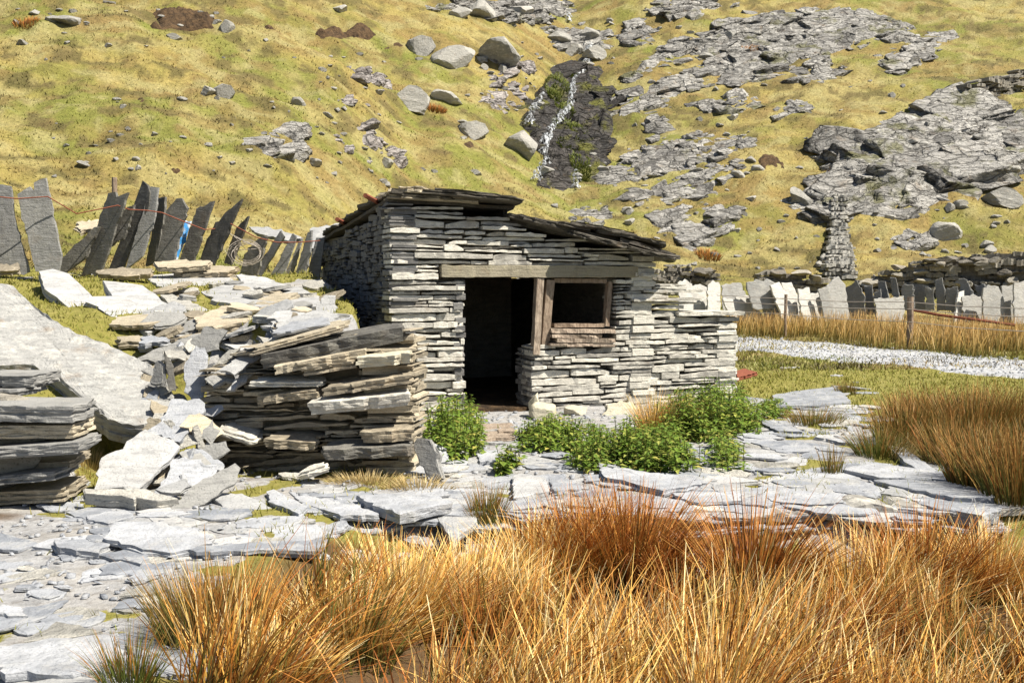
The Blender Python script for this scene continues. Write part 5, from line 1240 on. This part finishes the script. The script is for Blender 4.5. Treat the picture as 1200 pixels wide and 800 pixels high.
# dry flattened grass
tuss(1078, 538, .30, .35, 500, 'dry', 'flattened pale dry grass in front of the rush bank', lean=(.5, -.5), spread=1.0, name='dry_grass')
tuss(430, 566, .14, .4, 500, 'dry', 'dry straw grass at the foot of the wall stump', lean=(.0, -.2), spread=1.2, name='dry_grass', ry=.12)
tuss(490, 572, .15, .35, 400, 'dry', 'straw and green grass at the right foot of the wall stump', lean=(.0, -.1), spread=1.2, name='dry_grass', ry=.12)
tuss(100, 545, .16, .2, 400, 'dry', 'yellow grass tuft between the slate stack and the gap', lean=(.0, -.2), spread=1.0, name='dry_grass', ry=.3)
# foreground rush clumps named one by one
fg = [
 (630, 690, .62, .30, 1300, 'gold', 'golden red rush clump in the centre foreground, left one'), (690, 685, .74, .34, 1700, 'red', 'tall dark red rush clump in the centre foreground'), (745, 685, .78, .34, 1700, 'red', 'tallest dark red rush clump in the centre foreground'), (800, 705, .52, .22, 700, 'red', 'lower dark red rush clump right of the tallest one'),
 (885, 712, .82, .22, 1300, 'red', 'dark narrow rush clump standing before the platform edge'), (925, 730, .42, .20, 500, 'mix', 'green brown clump right of the dark narrow one'),
 (1005, 715, .62, .28, 1100, 'gold', 'golden clump in the right foreground'), (1085, 705, .68, .36, 1500, 'red', 'broad rusty clump in the right foreground'), (1165, 700, .62, .36, 1300, 'gold', 'golden clump at the right foreground edge'),
 (480, 730, .54, .32, 1400, 'gold', 'golden clump left of the reddish centre clumps'), (415, 758, .40, .26, 1200, 'gold', 'golden clump in the left foreground'), (555, 715, .52, .30, 1300, 'gold', 'golden clump below the small green rush clump'), (330, 795, .30, .24, 800, 'gold', 'low golden clump next to the dark green left clump')]
for a in fg: tuss(a[0], a[1], a[2], a[3], int(a[4]*.62), a[5], a[6], lean=(.14, 0), spread=.8, w=.0105, group='foreground rush clumps')
# golden grass mass
rng = np.random.default_rng(99)
K = 112; cxk = rng.uniform(-1.9, 5.2, K); cyk = rng.uniform(3.2, 5.5, K); N = 22500
kk_ = rng.integers(K, size=N); aa_ = rng.uniform(0, 6.283, N); qq_ = np.sqrt(rng.random(N))*rng.uniform(.10, .24, K)[kk_]
bx = cxk[kk_]+qq_*np.cos(aa_); by = cyk[kk_]+qq_*np.sin(aa_)
m = (bx/by > -.325+.10*(by-3.8)) & (by > 3.15)
bx, by, aa_, qq_, kk_ = bx[m], by[m], aa_[m], qq_[m], kk_[m]; N = len(bx); base = place(bx, by)
hh = rng.uniform(.26, .62, N)*rng.uniform(.55, 1.35, K)[kk_]*(1-.25*ss(4.3, 5.2, by)); lk = rng.normal(.17, .15, K)[kk_]
le = np.stack([lk+np.cos(aa_)*qq_*1.6+rng.normal(0, .28, N), np.sin(aa_)*qq_*1.6+rng.normal(-.02, .26, N)], 1)
flat = rng.random(N) < .07; le[flat] = np.stack([rng.normal(.9, .5, flat.sum()), rng.normal(0, .5, flat.sum())], 1)
ga, ra = pal('gold', N, rng), pal('red', N, rng); ma = pal('mix', N, rng)
kp = rng.random(K)[kk_]
sel = ((kp > .52)+0.0+rng.normal(0, .25, N) > .5)[:, None]; selg = ((kp > .84) & (rng.random(N) < .75))[:, None]
cols = [np.where(selg, c, np.where(sel, b, a)) for a, b, c in zip(ga, ra, ma)]
v, f, cc = blades(base, hh, le, rng.uniform(.0045, .011, N)*np.where(rng.random(N) < .22, 1.6, 1), rng, *cols, curve=.45)
tag(mk('golden_grass', v, f, M_BLADE, col=cc, origin=(0, 0, 0)), 'mass of long golden and rust coloured grass filling the foreground', 'grass', kind='stuff')
# far rushes along the fence beyond the road
N = 30000; t = rng.random(N); bx = 2+14*rng.random(N); by = 0*bx
L0 = np.array(ROAD, float); ry = np.interp(bx, L0[::1, 0], L0[::1, 1])
by = ry+1.9/np.cos(.9)+rng.random(N)**.8*7.5
m = (by < 28.0+.5*rng.random(N)) & (by > 16) & (rng.random(N) < ss(.34, .5, fbm(bx*.8, by*.8, 81, 3)))
bx, by = bx[m], by[m]; N = len(bx)
v, f, cc = blades(place(bx, by), rng.uniform(.30, .80, N)*(1-.5*ss(25.5, 28, by)), np.stack([rng.normal(.12, .22, N), rng.normal(0, .2, N)], 1), rng.uniform(.012, .022, N), rng, *pal('far', N, rng), seg=2)
tag(mk('rush_strip', v, f, M_BLADE, col=cc, origin=(0, 0, 0)), 'strip of tall straw coloured rushes along the fence beyond the road', 'rushes', kind='stuff')
# short turf
N = 130000; bx = rng.uniform(-8, 11, N); by = rng.uniform(3.6, 24, N)
m = (rng.random(N) < turf(bx, by)) & (np.abs(bx)/(by+1) < .62) & (dline(bx, by, ROAD) > 1.75) & (soil(bx, by) < .5); bx, by = bx[m], by[m]
inh = ((bx-F0[0])*E[0]+(by-F0[1])*E[1]); inq = ((bx-F0[0])*NI[0]+(by-F0[1])*NI[1]); m = ~((inh > 0) & (inh < sr3) & (inq > -.05) & (inq < 4.3)); bx, by = bx[m], by[m]; N = len(bx)
v, f, cc = blades(place(bx, by), rng.uniform(.02, .07, N), rng.normal(0, .5, (N, 2)), .004+.0011*by*rng.uniform(.5, 1, N), rng, *pal('turf', N, rng), seg=1)
tag(mk('turf_grass', v, f, M_BLADE, col=cc, origin=(0, 0, 0)), 'short green turf between the slates, on the bank and beside the road', 'grass', kind='stuff')
# hill grass tufts
N = 260000; r_i = rng.integers(split, nr-70, N); c_i = rng.integers(30, nc-30, N)
bx = GX[r_i, c_i]+rng.normal(0, .12, N); by = GY[r_i, c_i]+rng.normal(0, .15, N); z = look(GZ, bx, by)
m = (look(GF[-1], bx, by) < z+.12) & (np.abs(bx)/by < .56); bx, by, z = bx[m], by[m], z[m]; N = len(bx)
for pl_ in SCARS:
    m = sdpoly(bx, by, pl_) < .05; bx, by, z = bx[m], by[m], z[m]
N = len(bx)
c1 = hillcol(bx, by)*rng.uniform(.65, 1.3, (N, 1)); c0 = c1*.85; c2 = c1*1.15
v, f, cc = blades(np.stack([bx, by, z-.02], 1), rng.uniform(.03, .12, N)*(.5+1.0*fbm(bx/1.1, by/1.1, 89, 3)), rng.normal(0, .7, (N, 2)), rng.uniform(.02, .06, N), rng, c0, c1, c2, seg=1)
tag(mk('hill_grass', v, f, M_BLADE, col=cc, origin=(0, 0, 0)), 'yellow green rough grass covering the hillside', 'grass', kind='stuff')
for k, (px, py, lb) in enumerate([(510, 130, 'russet tuft right of the pyramid shaped boulder'), (30, 30, 'russet patch at the top left'), (985, 205, 'russet tuft left of the largest crag'),(830,302,'brown tuft above the low slate wall'),(880,60,'brown tuft among the upper crags')]):
    tuss(px, py, .35, .6, 260, 'red', lb, w=.03, name='russet_grass', group='russet tufts on the hillside')

# nettles
def nettles(polypx, n, h, label, seed):
    rng = np.random.default_rng(seed); pts = [cast(a, b)[:2] for a, b in polypx]; poly = [tuple(p) for p in pts]
    xs = [p[0] for p in poly]; ys = [p[1] for p in poly]; V = []; Fc = []; Cc = []; c = 0; i = 0
    while c < n and i < n*40:
        i += 1; x = rng.uniform(min(xs), max(xs)); y = rng.uniform(min(ys), max(ys)); sdd = float(sdpoly(np.array([x]), np.array([y]), poly)[0])
        if sdd < -.10*rng.random() or float(vn(x*5.5, y*5.5, seed)) < .30*rng.random()+.12: continue
        c += 1; z = H1(x, y); hh = h*rng.uniform(.4, 1.3)*(.55+.45*min(1, max(0, sdd)/.25)); lx, ly = rng.normal(0, .12, 2); nd = max(3, int(hh/.04)); az = rng.random()*6.28
        g = rng.uniform(.75, 1.2)
        b0 = len(V); w = .003
        for q in (0, 1):
            p = np.array([x+lx*hh*q, y+ly*hh*q, z+hh*q]); V += [p-(w, 0, 0), p+(w, 0, 0)]; Cc += [(.10, .11, .02)]*2
        Fc.append((b0, b0+1, b0+3, b0+2))
        for j in range(nd):
            f = (j+1)/nd; ctr = np.array([x+lx*hh*f, y+ly*hh*f, z+hh*f]); az += 1.57; sz = .075*(1-.55*f)*rng.uniform(.8, 1.25)+.012
            for sgn in (0, math.pi):
                a = az+sgn+rng.normal(0, .2); d = np.array([math.cos(a), math.sin(a), rng.uniform(-.35, .3)]); d /= np.linalg.norm(d); s = np.array([-math.sin(a), math.cos(a), 0]); up = np.cross(d, s); up = up if up[2] > 0 else -up
                b0 = len(V); st = ctr+d*.01
                V += [st, st+d*sz*.38+s*sz*.34+up*sz*.06, st+d*sz*1.1-np.array([0, 0, sz*.22]), st+d*sz*.38-s*sz*.34+up*sz*.06]
                col = np.array([[.14, .22, .03], [.20, .27, .045], [.11, .18, .03], [.34, .36, .08], [.16, .24, .035], [.40, .36, .09]][rng.choice(6, p=[.24, .24, .2, .14, .15, .03])])*g; Cc += [tuple(col)]*4
                Fc += [(b0, b0+1, b0+2), (b0, b0+2, b0+3)]
    F4 = []
    mk_f = [tuple(q) for q in Fc]
    o = mk('nettle_patch', V, mk_f, M_LEAF, col=np.array(Cc)); tag(o, label, 'nettles', 'nettle patches along the hut')
nettles([(490, 512), (520, 495), (558, 492), (566, 515), (545, 545), (515, 545), (488, 525)], 190, .36, 'nettle patch left of the doorway', 1)
nettles([(583, 545), (608, 545), (610, 556), (584, 558)], 34, .24, 'little nettle tuft in front of the doorway', 2)
nettles([(606, 515), (640, 505), (700, 508), (712, 525), (650, 532), (612, 530)], 210, .22, 'low nettle strip along the wall right of the doorway', 3)
nettles([(668, 545), (700, 525), (745, 520), (790, 520), (812, 540), (808, 556), (740, 552), (690, 555)], 330, .27, 'bushy nettle patch in front of the hut wall', 4)
nettles([(760, 500), (800, 482), (870, 480), (888, 495), (880, 512), (820, 520), (775, 520)], 330, .36, 'tall nettle patch against the low right end of the hut', 5)
nettles([(832, 540), (850, 515), (866, 545), (858, 556), (836, 556)], 70, .24, 'small nettle clump in front of the tall patch', 6)
nettles([(890, 478), (915, 474), (920, 488), (893, 490)], 110, .14, 'tiny nettle tuft right of the hut', 8)

# chips
def chips(x, y, size, rng, name, label, mat, lift=.01):
    N = len(x); z = look(GZ, x, y)+lift; yaw = rng.uniform(0, 6.283, N); a = size*rng.uniform(.6, 1.4, N); b = a*rng.uniform(.4, .9, N); t = a*rng.uniform(.1, .35, N)
    V = np.zeros((N, 8, 3)); cs = np.cos(yaw); sn = np.sin(yaw); tx = rng.normal(0, .2, N); ty = rng.normal(0, .2, N)
    for k, (u, w) in enumerate([(-1, -1), (1, -1), (1, 1), (-1, 1)]):
        uu_ = a*u*rng.uniform(.5, 1, N)/2; ww = b*w*rng.uniform(.5, 1, N)/2; X = uu_*cs-ww*sn; Yv = uu_*sn+ww*cs; zz = X*tx+Yv*ty
        V[:, k] = np.stack([x+X, y+Yv, z+zz-t*.4], 1); V[:, k+4] = np.stack([x+X*.93, y+Yv*.93, z+zz+t*.6], 1)
    i = np.arange(N)[:, None]*8; f = np.concatenate([i+np.array([[4, 5, 6, 7]]), i+np.array([[0, 1, 5, 4]]), i+np.array([[1, 2, 6, 5]]), i+np.array([[2, 3, 7, 6]]), i+np.array([[3, 0, 4, 7]])])
    o = mk(name, V.reshape(-1, 3), f, mat, tone=np.repeat(rng.random(N), 8)*.999, origin=(0, 0, 0)); tag(o, label, 'chippings', kind='stuff')
N = 9000; x = rng.uniform(-4.5, 5, N); y = rng.uniform(3.6, 12, N)**1.0; m = (turf(x, y) < .5) & (H(x, y) < .5) & (rng.random(N) < ss(.35, .6, fbm(x*1.5, y*1.5, 61, 3))); x, y = x[m], y[m]
chips(x, y, rng.uniform(.01, .06, len(x)), rng, 'slate_chippings', 'small slate chippings scattered over the yard', M_SLAB)
N = 9000; k = rng.integers(0, n if False else len(rp), N); s = rng.uniform(-1.75, 1.75, N); x = rp[k, 0]-nm[k, 0]*s+rng.normal(0, .15, N); y = rp[k, 1]-nm[k, 1]*s+rng.normal(0, .15, N); m = (y > 8) & (y < 28); x, y = x[m], y[m]
chips(x, y, rng.uniform(.02, .065, len(x)), rng, 'road_gravel', 'pale slate gravel on the road', M_SLAB, lift=.035)

# ------------------------------------------------------------ camera, light, render
cam = bpy.data.cameras.new('camera'); cam.lens = 35; cam.sensor_width = 36; cam.clip_end = 400; cam.clip_start = .05
co = bpy.data.objects.new('camera', cam); COL.objects.link(co); co.location = (0, 0, CAMZ); co.rotation_euler = (math.pi/2-PITCH, 0, 0); SC.camera = co
EL = math.radians(54); S = Vector((.90*math.cos(EL), -.436*math.cos(EL), math.sin(EL)))
sun = bpy.data.lights.new('sun', 'SUN'); sun.energy = 5.0; sun.angle = math.radians(.53); sun.color = (1.0, .93, .80)
so = bpy.data.objects.new('sun', sun); COL.objects.link(so); so.rotation_euler = S.to_track_quat('Z', 'Y').to_euler()
w = bpy.data.worlds.new('World'); SC.world = w; w.use_nodes = True; nt = w.node_tree; bg = nt.nodes['Background']
sky = nt.nodes.new('ShaderNodeTexSky'); sky.sky_type = 'NISHITA'; sky.sun_disc = False; sky.sun_elevation = EL; sky.sun_rotation = math.atan2(.90, -.436)
nt.links.new(sky.outputs[0], bg.inputs['Color']); bg.inputs['Strength'].default_value = .05
SC.view_settings.view_transform = 'Standard'; SC.view_settings.look = 'None'; SC.view_settings.exposure = .92; SC.view_settings.gamma = 1
SC.render.engine = 'CYCLES'; SC.cycles.max_bounces = 5; SC.cycles.diffuse_bounces = 3
for o in list(bpy.data.objects):
    if 'wo' in o: del o['wo']
